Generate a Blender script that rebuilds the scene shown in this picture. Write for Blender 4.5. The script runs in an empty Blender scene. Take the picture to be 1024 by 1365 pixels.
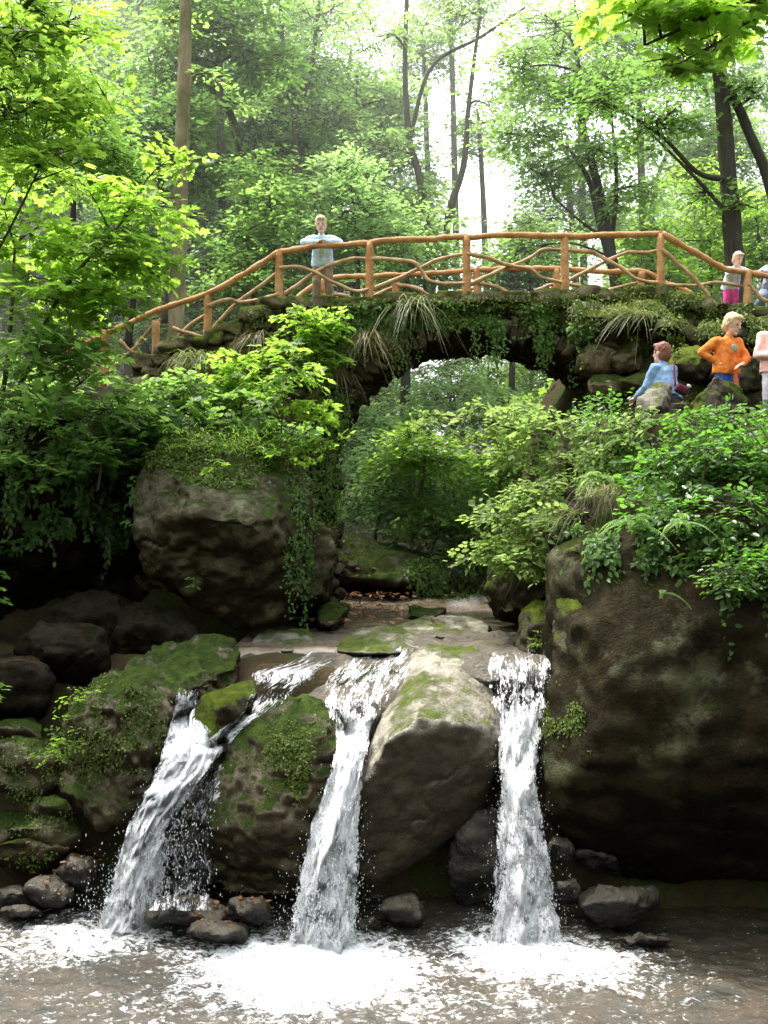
import bpy, bmesh, math, random
import numpy as np
from mathutils import Vector, Matrix
from mathutils.bvhtree import BVHTree

random.seed(7)
RNG = np.random.default_rng(11)
S = bpy.context.scene
COL = S.collection
F = 1327.0            # focal length in pixels of the 1024 px wide photograph
H = 3.9               # eye height above the pool
A = np.array

def P(px, py, Y):
    return Vector(((px - 512) / F * Y, Y, H - (py - 682.5) / F * Y))

def ss(a, b, x):
    t = np.clip((x - a) / (b - a), 0, 1)
    return t * t * (3 - 2 * t)

# ------------------------------------------------------------------ noise
def _hash(i, j, k, seed):
    n = (i * 374761393 + j * 668265263 + k * 2147483647 + seed * 974634533) & 0xFFFFFFFF
    n = ((n ^ (n >> 13)) * 1274126177) & 0xFFFFFFFF
    n = ((n ^ (n >> 16)) * 2246822519) & 0xFFFFFFFF
    return ((n ^ (n >> 15)) & 0xFFFF) / 65535.0

def vnoise(p, seed=0):
    p = np.asarray(p, float)
    i = np.floor(p).astype(np.int64)
    f = p - i
    f = f * f * f * (f * (f * 6 - 15) + 10)
    r = 0
    for dx in (0, 1):
        for dy in (0, 1):
            for dz in (0, 1):
                w = (f[:, 0] if dx else 1 - f[:, 0]) * (f[:, 1] if dy else 1 - f[:, 1]) * (f[:, 2] if dz else 1 - f[:, 2])
                r = r + w * _hash(i[:, 0] + dx, i[:, 1] + dy, i[:, 2] + dz, seed)
    return r * 2 - 1

def fbm(p, oct=4, seed=0, gain=.5):
    p = np.asarray(p, float)
    r = 0; a = 1
    for o in range(oct):
        r = r + a * vnoise(p * (2.03 ** o) + 17.3 * o, seed + o)
        a *= gain
    return r

# ------------------------------------------------------------------ mesh helpers
def mesh_from(name, V, Fs, smooth=False):
    me = bpy.data.meshes.new(name)
    V = np.asarray(V, np.float32)
    me.vertices.add(len(V)); me.vertices.foreach_set('co', V.ravel())
    Fs = [np.asarray(f, np.int32) for f in Fs if len(f)]
    loops = np.concatenate([f.ravel() for f in Fs])
    tot = np.concatenate([np.full(len(f), f.shape[1], np.int32) for f in Fs])
    st = np.concatenate([[0], np.cumsum(tot)[:-1]]).astype(np.int32)
    me.loops.add(len(loops)); me.loops.foreach_set('vertex_index', loops)
    me.polygons.add(len(tot)); me.polygons.foreach_set('loop_start', st)
    me.update(calc_edges=True)
    me.validate()
    if smooth:
        me.polygons.foreach_set('use_smooth', np.ones(len(me.polygons), bool))
    return me

class MB:
    """collects arrays of vertices and faces of one mesh"""
    def __init__(s): s.V = []; s.F = {}; s.n = 0
    def add(s, V, *Fs):
        V = np.asarray(V, float).reshape(-1, 3)
        for f in Fs:
            f = np.asarray(f, int)
            if len(f): s.F.setdefault(f.shape[1], []).append(f + s.n)
        s.V.append(V); s.n += len(V)
    def mesh(s, name, smooth=False):
        return mesh_from(name, np.concatenate(s.V), [np.concatenate(v) for v in s.F.values()], smooth)
    def arrays(s):
        return np.concatenate(s.V), [np.concatenate(v) for v in s.F.values()]

def tag(o, label=None, cat=None, group=None, kind=None):
    if label: o['label'] = label
    if cat: o['category'] = cat
    if group: o['group'] = group
    if kind: o['kind'] = kind
    return o

def link(name, me, mat=None, parent=None, loc=None):
    o = bpy.data.objects.new(name, me); COL.objects.link(o)
    if mat is not None:
        me.materials.append(mat)
    if parent is not None: o.parent = parent
    if loc is not None: o.location = loc
    return o

def empty(name, loc, label, cat, group=None):
    o = bpy.data.objects.new(name, None); COL.objects.link(o); o.location = loc
    o.empty_display_size = .2
    return tag(o, label, cat, group)

def catmull(pts, n):
    pts = A([list(p) for p in pts], float)
    if len(pts) < 3:
        t = np.linspace(0, 1, n)[:, None]; return pts[0] * (1 - t) + pts[-1] * t
    q = np.vstack([2 * pts[0] - pts[1], pts, 2 * pts[-1] - pts[-2]])
    m = len(pts) - 1; out = []
    for u in np.linspace(0, m - 1e-6, n):
        i = int(u); t = u - i; a, b, c, d = q[i:i + 4]
        out.append(.5 * ((2 * b) + (c - a) * t + (2 * a - 5 * b + 4 * c - d) * t * t + (3 * b - a - 3 * c + d) * t ** 3))
    return A(out)

def tube(mb, pts, r0, r1=None, sides=6, rough=0, seed=0, cap=True):
    pts = np.asarray(pts, float); n = len(pts)
    r1 = r0 if r1 is None else r1
    rr = np.linspace(r0, r1, n) if np.isscalar(r0) else np.asarray(r0)
    T = np.gradient(pts, axis=0); T /= np.linalg.norm(T, axis=1)[:, None] + 1e-9
    ref = A([0, 0, 1.]) if abs(T[:, 2]).mean() < .8 else A([1., 0, 0])
    U = np.cross(T, ref); U /= np.linalg.norm(U, axis=1)[:, None] + 1e-9
    W = np.cross(T, U)
    a = np.arange(sides) * 2 * math.pi / sides
    V = pts[:, None] + rr[:, None, None] * (np.cos(a)[None, :, None] * U[:, None] + np.sin(a)[None, :, None] * W[:, None])
    V = V.reshape(-1, 3)
    if rough:
        d = V - np.repeat(pts, sides, 0)
        V = V + d * (rough * vnoise(V * 9 + seed * 3.1, seed))[:, None]
    i = np.arange(n - 1)[:, None] * sides; j = np.arange(sides)[None]; k = (j + 1) % sides
    Q = np.stack([i + j, i + k, i + sides + k, i + sides + j], -1).reshape(-1, 4)
    if cap:
        mb.add(V, Q, np.arange(sides)[None, ::-1], (n - 1) * sides + np.arange(sides)[None])
    else: mb.add(V, Q)

_ICO = {}
def ico(sub):
    if sub not in _ICO:
        bm = bmesh.new(); bmesh.ops.create_icosphere(bm, subdivisions=sub, radius=1)
        _ICO[sub] = (A([v.co[:] for v in bm.verts]), A([[v.index for v in f.verts] for f in bm.faces])); bm.free()
    return _ICO[sub]

def ball(mb, c, r, sub=2, rot=None):
    V, Fc = ico(sub)
    V = V * np.asarray(r, float)
    if rot is not None: V = V @ np.asarray(rot).T
    mb.add(V + np.asarray(c, float), Fc)

def rotm(rx, ry, rz):
    return A(Matrix.Rotation(rz, 3, 'Z') @ Matrix.Rotation(ry, 3, 'Y') @ Matrix.Rotation(rx, 3, 'X'))

def hull(mb, pts):
    bm = bmesh.new()
    vs = [bm.verts.new(p) for p in pts]
    r = bmesh.ops.convex_hull(bm, input=vs)
    bmesh.ops.delete(bm, geom=[g for g in set(r['geom_interior'] + r['geom_unused']) if isinstance(g, bmesh.types.BMVert) and g.is_valid], context='VERTS')
    loose = [v for v in bm.verts if not v.link_faces]
    bmesh.ops.delete(bm, geom=loose, context='VERTS')
    bmesh.ops.triangulate(bm, faces=bm.faces[:])
    bm.verts.index_update()
    mb.add(A([v.co[:] for v in bm.verts]), A([[v.index for v in f.verts] for f in bm.faces])); bm.free()

def remesh(mb, voxel, smooth=4, fac=.5):
    me = mb.mesh('tmp'); o = bpy.data.objects.new('tmp', me); COL.objects.link(o)
    m = o.modifiers.new('r', 'REMESH'); m.mode = 'VOXEL'; m.voxel_size = voxel
    if smooth:
        s = o.modifiers.new('s', 'SMOOTH'); s.factor = fac; s.iterations = smooth
    dg = bpy.context.evaluated_depsgraph_get()
    e = o.evaluated_get(dg).to_mesh()
    n = len(e.vertices); V = np.empty(n * 3, np.float32); e.vertices.foreach_get('co', V)
    N = np.empty(n * 3, np.float32); e.vertices.foreach_get('normal', N)
    k = len(e.polygons); lt = np.empty(k, np.int32); e.polygons.foreach_get('loop_total', lt)
    li = np.empty(len(e.loops), np.int32); e.loops.foreach_get('vertex_index', li)
    o.evaluated_get(dg).to_mesh_clear()
    bpy.data.objects.remove(o); bpy.data.meshes.remove(me)
    st = np.concatenate([[0], np.cumsum(lt)[:-1]])
    Fs = []
    for s_ in np.unique(lt):
        idx = st[lt == s_]
        Fs.append(np.stack([li[idx + q] for q in range(s_)], 1))
    return V.reshape(-1, 3).astype(float), N.reshape(-1, 3).astype(float), Fs

SOLIDS = []   # arrays of the rocks, used to lay water and plants on their surface
def rock_arrays(hulls, voxel=.05, smooth=6, disp=.08, freq=1.2, strata=0., seed=1, fine=.3):
    mb = MB()
    for h in hulls: hull(mb, [tuple(p) for p in h])
    V, N, Fs = remesh(mb, voxel, smooth)
    q = V + 3.7 * seed
    d = disp * (fbm(q * freq, 5, seed, .5)) - disp * .5 * np.abs(fbm(q * freq * 1.7 + 9, 3, seed + 5))
    d += disp * fine * fbm(q * freq * 6, 3, seed + 9)
    cr = np.clip(1 - np.abs(vnoise(q * freq * .9 + (.35 * fbm(q * 2.5, 2, seed))[:, None], seed + 21)) * 14, 0, 1)
    d -= disp * .55 * cr ** 2 * (vnoise(q * freq * .7 + 5, seed + 22) > -.15)
    if strata:
        zz = V[:, 2] + .25 * V[:, 0] * .3 + .12 * fbm(q * .8, 2, seed + 3)
        d += strata * np.minimum(1, 1.6 * np.abs(np.sin(zz * 9 + 2 * vnoise(q * .6, seed))) ** .6 - .9)
    V = V + N * d[:, None]
    return V, Fs

def rock(name, label, hulls, mat, voxel=.05, smooth=6, disp=.08, freq=1.2, strata=0., seed=1, cat='rock', group=None, parent=None, solid=True, fine=.3):
    V, Fs = rock_arrays(hulls, voxel, smooth, disp, freq, strata, seed, fine)
    if solid: SOLIDS.append((V, Fs))
    if parent is not None:
        return link(name, mesh_from(name, V - A(parent.location), Fs, True), mat, parent)
    c = A([V[:, 0].mean(), V[:, 1].mean(), V[:, 2].min()])
    o = link(name, mesh_from(name, V - c, Fs, True), mat, loc=c)
    return tag(o, label, cat, group)

BVH = None
def build_bvh():
    global BVH
    vs = []; fs = []; n = 0
    for V, Fs in SOLIDS:
        vs.extend(map(tuple, V))
        for f in Fs: fs.extend((f + n).tolist())
        n += len(V)
    BVH = BVHTree.FromPolygons(vs, fs)
EYE = Vector((0, 0, H))
def hit(px, py):
    d = (P(px, py, 10) - EYE).normalized()
    return BVH.ray_cast(EYE, d)      # loc, normal, index, dist

# ------------------------------------------------------------------ materials
class NT:
    def __init__(s, name):
        s.m = bpy.data.materials.new(name); s.m.use_nodes = True
        s.t = s.m.node_tree; s.t.nodes.clear()
        s.out = s.t.nodes.new('ShaderNodeOutputMaterial')
    def n(s, typ, **kw):
        nd = s.t.nodes.new('ShaderNode' + typ)
        for k, v in kw.items():
            if k.startswith('i_'):
                key = k[2:]
                key = int(key) if key.isdigit() else key.replace('_', ' ')
                s.set(nd.inputs[key], v)
            else: setattr(nd, k, v)
        return nd
    def set(s, sock, v):
        if hasattr(v, 'links') or isinstance(v, bpy.types.NodeSocket): s.t.links.new(v, sock)
        else: sock.default_value = v
    def noise(s, vec, scale, detail=4, rough=.55, dist=0):
        nd = s.n('TexNoise'); nd.inputs['Scale'].default_value = scale; nd.inputs['Detail'].default_value = detail
        nd.inputs['Roughness'].default_value = rough; nd.inputs['Distortion'].default_value = dist
        if vec is not None: s.t.links.new(vec, nd.inputs['Vector'])
        return nd.outputs['Fac']
    def ramp(s, fac, stops, interp='LINEAR'):
        nd = s.n('ValToRGB'); cr = nd.color_ramp; cr.interpolation = interp
        while len(cr.elements) < len(stops): cr.elements.new(.5)
        for e, (p, c) in zip(cr.elements, stops):
            e.position = p; e.color = (*c, 1) if not np.isscalar(c) else (c, c, c, 1)
        s.t.links.new(fac, nd.inputs['Fac']); return nd.outputs['Color']
    def math(s, op, a, b=None, c=None, clamp=False):
        nd = s.n('Math'); nd.operation = op; nd.use_clamp = clamp
        for i, v in enumerate((a, b, c)):
            if v is not None: s.set(nd.inputs[i], v)
        return nd.outputs[0]
    def mix(s, fac, a, b, mode='MIX'):
        nd = s.n('Mix'); nd.data_type = 'RGBA'; nd.blend_type = mode
        s.set(nd.inputs['Factor'], fac)
        for k, v in (('A', a), ('B', b)):
            sock = [i for i in nd.inputs if i.name == k and i.type == 'RGBA'][0]
            s.set(sock, (*v, 1) if isinstance(v, tuple) and len(v) == 3 else v)
        return [o for o in nd.outputs if o.type == 'RGBA'][0]
    def maprange(s, v, a, b, c=0, d=1, smooth=True):
        nd = s.n('MapRange'); nd.interpolation_type = 'SMOOTHSTEP' if smooth else 'LINEAR'
        s.set(nd.inputs[0], v)
        for i, x in enumerate((a, b, c, d)): nd.inputs[i + 1].default_value = x
        return nd.outputs[0]
    def bump(s, h, strength=.5, dist=.02, normal=None):
        nd = s.n('Bump'); nd.inputs['Strength'].default_value = strength; nd.inputs['Distance'].default_value = dist
        s.t.links.new(h, nd.inputs['Height'])
        if normal is not None: s.t.links.new(normal, nd.inputs['Normal'])
        return nd.outputs['Normal']
    def principled(s, color, rough=.8, normal=None, spec=.3, **kw):
        b = s.n('BsdfPrincipled')
        s.set(b.inputs['Base Color'], (*color, 1) if isinstance(color, tuple) else color)
        s.set(b.inputs['Roughness'], rough); b.inputs['Specular IOR Level'].default_value = spec
        if normal is not None: s.t.links.new(normal, b.inputs['Normal'])
        return b.outputs[0]
    def done(s, sh):
        s.t.links.new(sh, s.out.inputs['Surface']); return s.m
    def pos(s): return s.n('NewGeometry').outputs['Position']

def rock_mat(name, c1, c2, moss=.5, wet=0., lichen=.0, steep_shade=(.5, .46, .38), spec=None, isl=0., lsc=3.3, mossc=((.02, .045, .008), (.10, .15, .02)), lit=0.):
    t = NT(name); geo = t.n('NewGeometry'); pos = geo.outputs['Position']
    n1 = t.noise(pos, 1.1, 6, .6); n2 = t.noise(pos, 6, 6, .65); n3 = t.noise(pos, 34, 4, .7)
    col = t.ramp(n1, [(.3, c1), (.7, c2)])
    col = t.mix(t.maprange(n2, .38, .72, 0, .75), col, tuple(x * .38 for x in c1))
    col = t.mix(t.maprange(n3, .45, .8, 0, .6), col, tuple(min(1, x * 1.5) for x in c2))
    if lichen:
        v = t.noise(pos, lsc, 9, .68)
        col = t.mix(t.math('MULTIPLY', t.maprange(v, .52, .6), lichen), col, (.20, .22, .13))
    # brown iron stains
    col = t.mix(t.maprange(t.noise(pos, 2.1, 5, .6, .5), .55, .75, 0, .5), col, (.075, .045, .02))
    if isl: col = t.mix(isl, col, t.mix(1.0, col, t.ramp(geo.outputs['Random Per Island'], [(0, .35), (.5, .9), (1, 1.6)]), 'MULTIPLY'))
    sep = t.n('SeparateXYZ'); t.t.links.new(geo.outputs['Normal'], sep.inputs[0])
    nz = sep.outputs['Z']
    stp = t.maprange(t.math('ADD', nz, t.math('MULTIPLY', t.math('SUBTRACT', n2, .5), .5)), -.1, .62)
    col = t.mix(stp, t.mix(1.0, col, steep_shade, 'MULTIPLY'), col)  # shade of the fronts put into the colour: steeper faces darker
    col = t.mix(t.maprange(nz, -.45, -.05), t.mix(1.0, col, (.45, .42, .38), 'MULTIPLY'), col)  # undercut shade put into the colour of down-facing faces
    mk = t.math('ADD', t.math('MULTIPLY', nz, .8), t.math('MULTIPLY', t.math('SUBTRACT', t.noise(pos, 1.6, 7, .65), .5), 2.4))
    mk = t.math('ADD', mk, t.math('MULTIPLY', t.math('SUBTRACT', n3, .5), .5))
    mask = t.maprange(mk, 1.05 - moss, 1.35 - moss)
    mossn = t.noise(pos, 9, 6, .7)
    mcol = t.ramp(mossn, [(.3, mossc[0]), (.72, mossc[1])])
    col = t.mix(mask, col, mcol)
    h = t.math('ADD', t.math('MULTIPLY', n2, .6), t.math('MULTIPLY', n3, .35))
    h2 = t.math('ADD', h, t.math('MULTIPLY', t.math('MULTIPLY', mask, t.noise(pos, 70, 3, .8)), .8))
    nrm = t.bump(h2, 1.0, .08)
    ro = t.mix(mask, (.75 - .5 * wet,) * 3, (.95,) * 3)
    return t.done(t.principled(col, ro, nrm, (.12 + .4 * wet) if spec is None else spec))

def leaf_mat(name, dark, light, trans, tfac=.5, rough=.45, spec=.3):
    t = NT(name); geo = t.n('NewGeometry')
    r = geo.outputs['Random Per Island']
    pn = t.noise(geo.outputs['Position'], .9, 3, .6)
    f = t.math('ADD', t.math('MULTIPLY', r, .6), t.math('MULTIPLY', t.maprange(pn, .3, .7), .4))
    col = t.ramp(f, [(0.05, dark), (.95, light)])
    tc = t.mix(f, tuple(x * .6 for x in trans), tuple(min(1, x * 1.15) for x in trans))
    p = t.principled(col, rough, None, spec)
    tr = t.n('BsdfTranslucent'); t.t.links.new(tc, tr.inputs['Color'])
    m = t.n('MixShader'); m.inputs[0].default_value = tfac
    t.t.links.new(p, m.inputs[1]); t.t.links.new(tr.outputs[0], m.inputs[2])
    return t.done(m.outputs[0])

def bark_mat(name, c1, c2, moss=0.):
    t = NT(name); geo = t.n('NewGeometry'); pos = geo.outputs['Position']
    mp = t.n('Mapping'); mp.inputs['Scale'].default_value = (1, 1, .18); t.t.links.new(pos, mp.inputs['Vector'])
    n1 = t.noise(mp.outputs[0], 14, 6, .65); n2 = t.noise(pos, 2.2, 5, .6)
    col = t.ramp(n1, [(.3, c1), (.7, c2)])
    col = t.mix(t.maprange(n2, .4, .65, 0, moss), col, (.07, .09, .025))
    nrm = t.bump(n1, .7, .02)
    return t.done(t.principled(col, .9, nrm, .15))

def flat_mat(name, c, rough=.8, var=.25, scale=30, bump=.2, spec=.2, c2=None):
    t = NT(name); co = t.n('TexCoord').outputs['Object']
    n = t.noise(co, scale, 4, .6)
    c2 = c2 or tuple(x * (1 - var) for x in c)
    col = t.ramp(n, [(.35, c2), (.65, tuple(min(1, x * (1 + var * .4)) for x in c))])
    return t.done(t.principled(col, rough, t.bump(n, bump, .01), spec))

M = {}
M['rock_pale'] = rock_mat('pale_sandstone', (.23, .205, .155), (.40, .375, .30), moss=.48, wet=.3, steep_shade=(.17, .135, .09), mossc=((.06, .085, .014), (.20, .26, .04)))
M['rock_mossy'] = rock_mat('mossy_sandstone', (.13, .11, .07), (.30, .265, .18), moss=.82, wet=.1, steep_shade=(.2, .17, .1))
M['rock_dark'] = rock_mat('dark_sandstone', (.017, .0135, .0065), (.036, .030, .0155), moss=.46, lichen=.3, lsc=.9, steep_shade=(.5, .46, .35), spec=.05, mossc=((.014, .022, .004), (.07, .09, .015)))
M['rock_hollow'] = rock_mat('shade_toned_hollow_rock', (.012, .010, .006), (.028, .023, .014), moss=.25, steep_shade=(.5, .45, .36), spec=.05, mossc=((.008, .014, .003), (.03, .04, .008)))  # shade of the left hollow put into the rock colour
M['rock_wet'] = rock_mat('wet_sandstone', (.05, .042, .03), (.13, .11, .078), moss=-.1, wet=.9, steep_shade=(.16, .14, .1))
M['rock_left'] = rock_mat('lichened_sandstone', (.060, .052, .032), (.15, .135, .085), moss=.74, lichen=.4, steep_shade=(.42, .39, .28), spec=.08)
M['rock_bridge'] = rock_mat('old_masonry', (.17, .145, .095), (.38, .33, .22), moss=.92, isl=.55, steep_shade=(.62, .56, .45), mossc=((.03, .055, .01), (.13, .17, .03)))
M['rock_ring'] = rock_mat('arch_masonry', (.06, .048, .03), (.16, .13, .082), moss=.4, isl=.55, steep_shade=(.55, .5, .4), spec=.1)
M['rock_moss'] = rock_mat('thick_moss_rock', (.06, .055, .035), (.14, .12, .08), moss=.85, steep_shade=(.25, .22, .15), mossc=((.03, .055, .008), (.19, .25, .022)))
M['rock_cope'] = rock_mat('mossy_coping', (.16, .14, .09), (.34, .30, .20), moss=1.05, isl=.4, steep_shade=(.7, .65, .5), mossc=((.04, .06, .01), (.17, .21, .03)))
M['bark_tan'] = bark_mat('tan_bark', (.16, .13, .07), (.33, .28, .17), .6)
M['bark_dark'] = bark_mat('dark_bark', (.02, .018, .013), (.065, .056, .042), .3)
M['bark_mid'] = bark_mat('grey_bark', (.045, .04, .03), (.12, .105, .075), .5)
M['twig'] = bark_mat('twig_bark', (.04, .035, .022), (.10, .085, .05), .4)
M['lf_lime'] = leaf_mat('lime_maple_leaves', (.06, .12, .016), (.15, .26, .035), (.44, .72, .085), .6)
M['lf_mid'] = leaf_mat('green_maple_leaves', (.055, .11, .025), (.125, .21, .05), (.36, .62, .12), .55)
M['lf_yellow'] = leaf_mat('yellow_green_leaves', (.085, .14, .035), (.19, .27, .075), (.42, .62, .15), .55)
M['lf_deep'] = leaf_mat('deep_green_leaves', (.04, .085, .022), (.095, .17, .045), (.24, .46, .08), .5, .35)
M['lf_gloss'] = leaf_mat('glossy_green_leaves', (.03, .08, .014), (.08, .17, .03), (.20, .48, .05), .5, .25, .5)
M['lf_far'] = leaf_mat('hazy_far_leaves', (.085, .14, .05), (.17, .25, .09), (.38, .62, .15), .55)  # distance haze put into the paler leaf colour
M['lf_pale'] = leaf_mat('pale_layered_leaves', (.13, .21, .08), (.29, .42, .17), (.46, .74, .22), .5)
M['grass'] = leaf_mat('grass_blades', (.06, .09, .02), (.17, .18, .06), (.30, .38, .09), .4)
M['grass_dry'] = leaf_mat('dry_grass_blades', (.10, .095, .035), (.22, .20, .09), (.3, .29, .1), .35)
M['litter'] = leaf_mat('fallen_leaves', (.10, .045, .02), (.24, .12, .055), (.25, .11, .04), .2)
M['moss_leaf'] = leaf_mat('moss_clumps', (.04, .07, .01), (.12, .17, .02), (.2, .3, .03), .35)

def wood_mat():
    t = NT('peeled_timber'); co = t.n('TexCoord').outputs['Object']
    n = t.noise(co, 3.2, 6, .7); n2 = t.noise(co, 30, 4, .7)
    col = t.ramp(n, [(.28, (.18, .08, .028)), (.45, (.41, .19, .06)), (.6, (.52, .29, .115)), (.75, (.36, .21, .10))])
    col = t.mix(t.maprange(n2, .48, .72, 0, .7), col, (.19, .085, .03))
    return t.done(t.principled(col, .55, t.bump(t.math('ADD', n, t.math('MULTIPLY', n2, .9)), .8, .03), .2))
M['wood'] = wood_mat()
t = NT('weathered_branch_wood'); co = t.n('TexCoord').outputs['Object']; n = t.noise(co, 6, 5, .65)
M['branch'] = t.done(t.principled(t.ramp(n, [(.3, (.17, .095, .045)), (.55, (.42, .26, .12)), (.75, (.56, .40, .22))]), .6, t.bump(n, .4, .02), .3))

def ground_mat():
    t = NT('forest_floor'); pos = t.pos()
    n = t.noise(pos, 1.3, 6, .65); n2 = t.noise(pos, 17, 5, .7)
    col = t.ramp(n, [(.35, (.035, .026, .014)), (.5, (.06, .045, .022)), (.62, (.04, .06, .014)), (.8, (.06, .09, .02))])
    col = t.mix(t.maprange(n2, .45, .75, 0, .6), col, (.02, .015, .009))
    return t.done(t.principled(col, .95, t.bump(n2, .8, .05), .1))
M['ground'] = ground_mat()
def bed_mat():
    t = NT('stream_bed_gravel'); pos = t.pos()
    n = t.noise(pos, 3, 6, .6); v = t.n('TexVoronoi'); v.inputs['Scale'].default_value = 22; t.t.links.new(pos, v.inputs['Vector'])
    col = t.ramp(n, [(.3, (.10, .075, .05)), (.7, (.21, .17, .12))])
    col = t.mix(t.maprange(v.outputs['Distance'], .2, .6, 0, .6), col, (.06, .045, .03))
    return t.done(t.principled(col, .5, t.bump(v.outputs['Distance'], .6, .03), .4))
M['bed'] = bed_mat()

# ------------------------------------------------------------------ leaves
def _half(pts):      # mirror a half outline into two folded halves
    up = A(pts, float); dn = up.copy(); dn[:, 1] *= -1
    V = np.vstack([up, dn[1:-1]]); n = len(up); m = len(dn) - 2
    f1 = list(range(n)); f2 = [0] + [n + i for i in range(m)] + [n - 1]
    return V, A([f1, f2[::-1]])
LEAF = {
    'oval': _half([(0, 0, 0), (.3, .27, .07), (.7, .23, .05), (1, 0, -.08)]),
    'maple': _half([(0, 0, 0), (-.03, .3, .02), (.16, .52, .0), (.33, .27, .06), (.72, .46, -.03), (.64, .16, .05), (1.02, 0, -.08)]),
    'narrow': _half([(0, 0, 0), (.35, .14, .04), (.7, .10, .03), (1, 0, -.1)]),
    'far': (A([(0, 0, 0), (.5, .34, .1), (1, 0, -.08), (.5, -.34, .1)], float), A([(0, 1, 2, 3)])),
}
def nrm(a): return a / (np.linalg.norm(a, axis=-1, keepdims=True) + 1e-9)
def leaves(mb, kind, pos, d, n, size):
    """many leaves at once: positions, pointing directions, normals, sizes"""
    T, Fc = LEAF[kind]
    d = nrm(d); s = nrm(np.cross(n, d)); n = np.cross(d, s)
    V = pos[:, None] + size[:, None, None] * (T[None, :, :1] * d[:, None] + T[None, :, 1:2] * s[:, None] + T[None, :, 2:] * n[:, None])
    k = len(T); off = (np.arange(len(pos)) * k)[:, None, None]
    mb.add(V.reshape(-1, 3), (Fc[None] + off).reshape(-1, Fc.shape[1]))

def sprays(mb, wood, kind, o, d, L, per, size, wid=.38, droop=.22, tilt=.35, rng=RNG, twig=.006, anchor=None):
    """flat leafy twigs: o origin, d direction, L length of each"""
    N = len(o)
    d = nrm(d)
    side = nrm(np.cross(d, A([0, 0, 1.]) + .25 * rng.normal(size=(N, 3))))
    up = np.cross(side, d)
    t = (np.arange(per)[None] + .5 + .35 * rng.normal(size=(N, per))) / per
    t = np.clip(t, .03, 1.02)
    sg = np.where((np.arange(per) % 2 == 0)[None], 1., -1.) * np.ones((N, 1))
    w = wid * np.sin(np.pi * np.clip(t, 0, 1) ** .7 * .93 + .08) * rng.uniform(.15, 1, (N, per))
    w[:, -1] *= .1
    Lc = L[:, None, None]
    pos = o[:, None] + Lc * (t[..., None] * d[:, None] + (sg * w)[..., None] * side[:, None])
    pos = pos + A([0, 0, -1.]) * (Lc * (droop * t ** 2 + .25 * droop * (w / wid) ** 2)[..., None])
    pos = pos + rng.normal(size=pos.shape) * (.05 * Lc)
    ld = d[:, None] * rng.uniform(.5, 1.1, (N, per, 1)) + side[:, None] * (sg * rng.uniform(.4, 1.1, (N, per)))[..., None]
    ld = ld + A([0, 0, -1.]) * rng.uniform(.0, .6, (N, per, 1)) * (droop * 2.2)
    ln = up[:, None] + tilt * rng.normal(size=(N, per, 3))
    sz = size * rng.uniform(.4, 1.2, (N, per))
    leaves(mb, kind, pos.reshape(-1, 3), ld.reshape(-1, 3), ln.reshape(-1, 3), sz.ravel())
    if wood is not None:
        e = o + L[:, None] * d * .95 + A([0, 0, -1.]) * (L * droop * .9)[:, None]
        m_ = o + L[:, None] * d * .5 + A([0, 0, -1.]) * (L * droop * .25)[:, None]
        segs = [(o, m_, twig, twig * .7), (m_, e, twig * .7, twig * .3)]
        if anchor is not None: segs.append((anchor, o, twig * 1.5, twig))
        for a, b, ra, rb in segs: prisms(wood, a, b, ra, rb)

def prisms(mb, a, b, ra, rb):
    T = nrm(b - a); U = nrm(np.cross(T, A([.31, .22, .93]))); W = np.cross(T, U)
    an = np.arange(3) * 2 * math.pi / 3
    ring = np.cos(an)[None, :, None] * U[:, None] + np.sin(an)[None, :, None] * W[:, None]
    V = np.concatenate([a[:, None] + ra * ring, b[:, None] + rb * ring], 1).reshape(-1, 3)
    q = A([(0, 1, 4, 3), (1, 2, 5, 4), (2, 0, 3, 5)])
    mb.add(V, (q[None] + (np.arange(len(a)) * 6)[:, None, None]).reshape(-1, 4))

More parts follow.
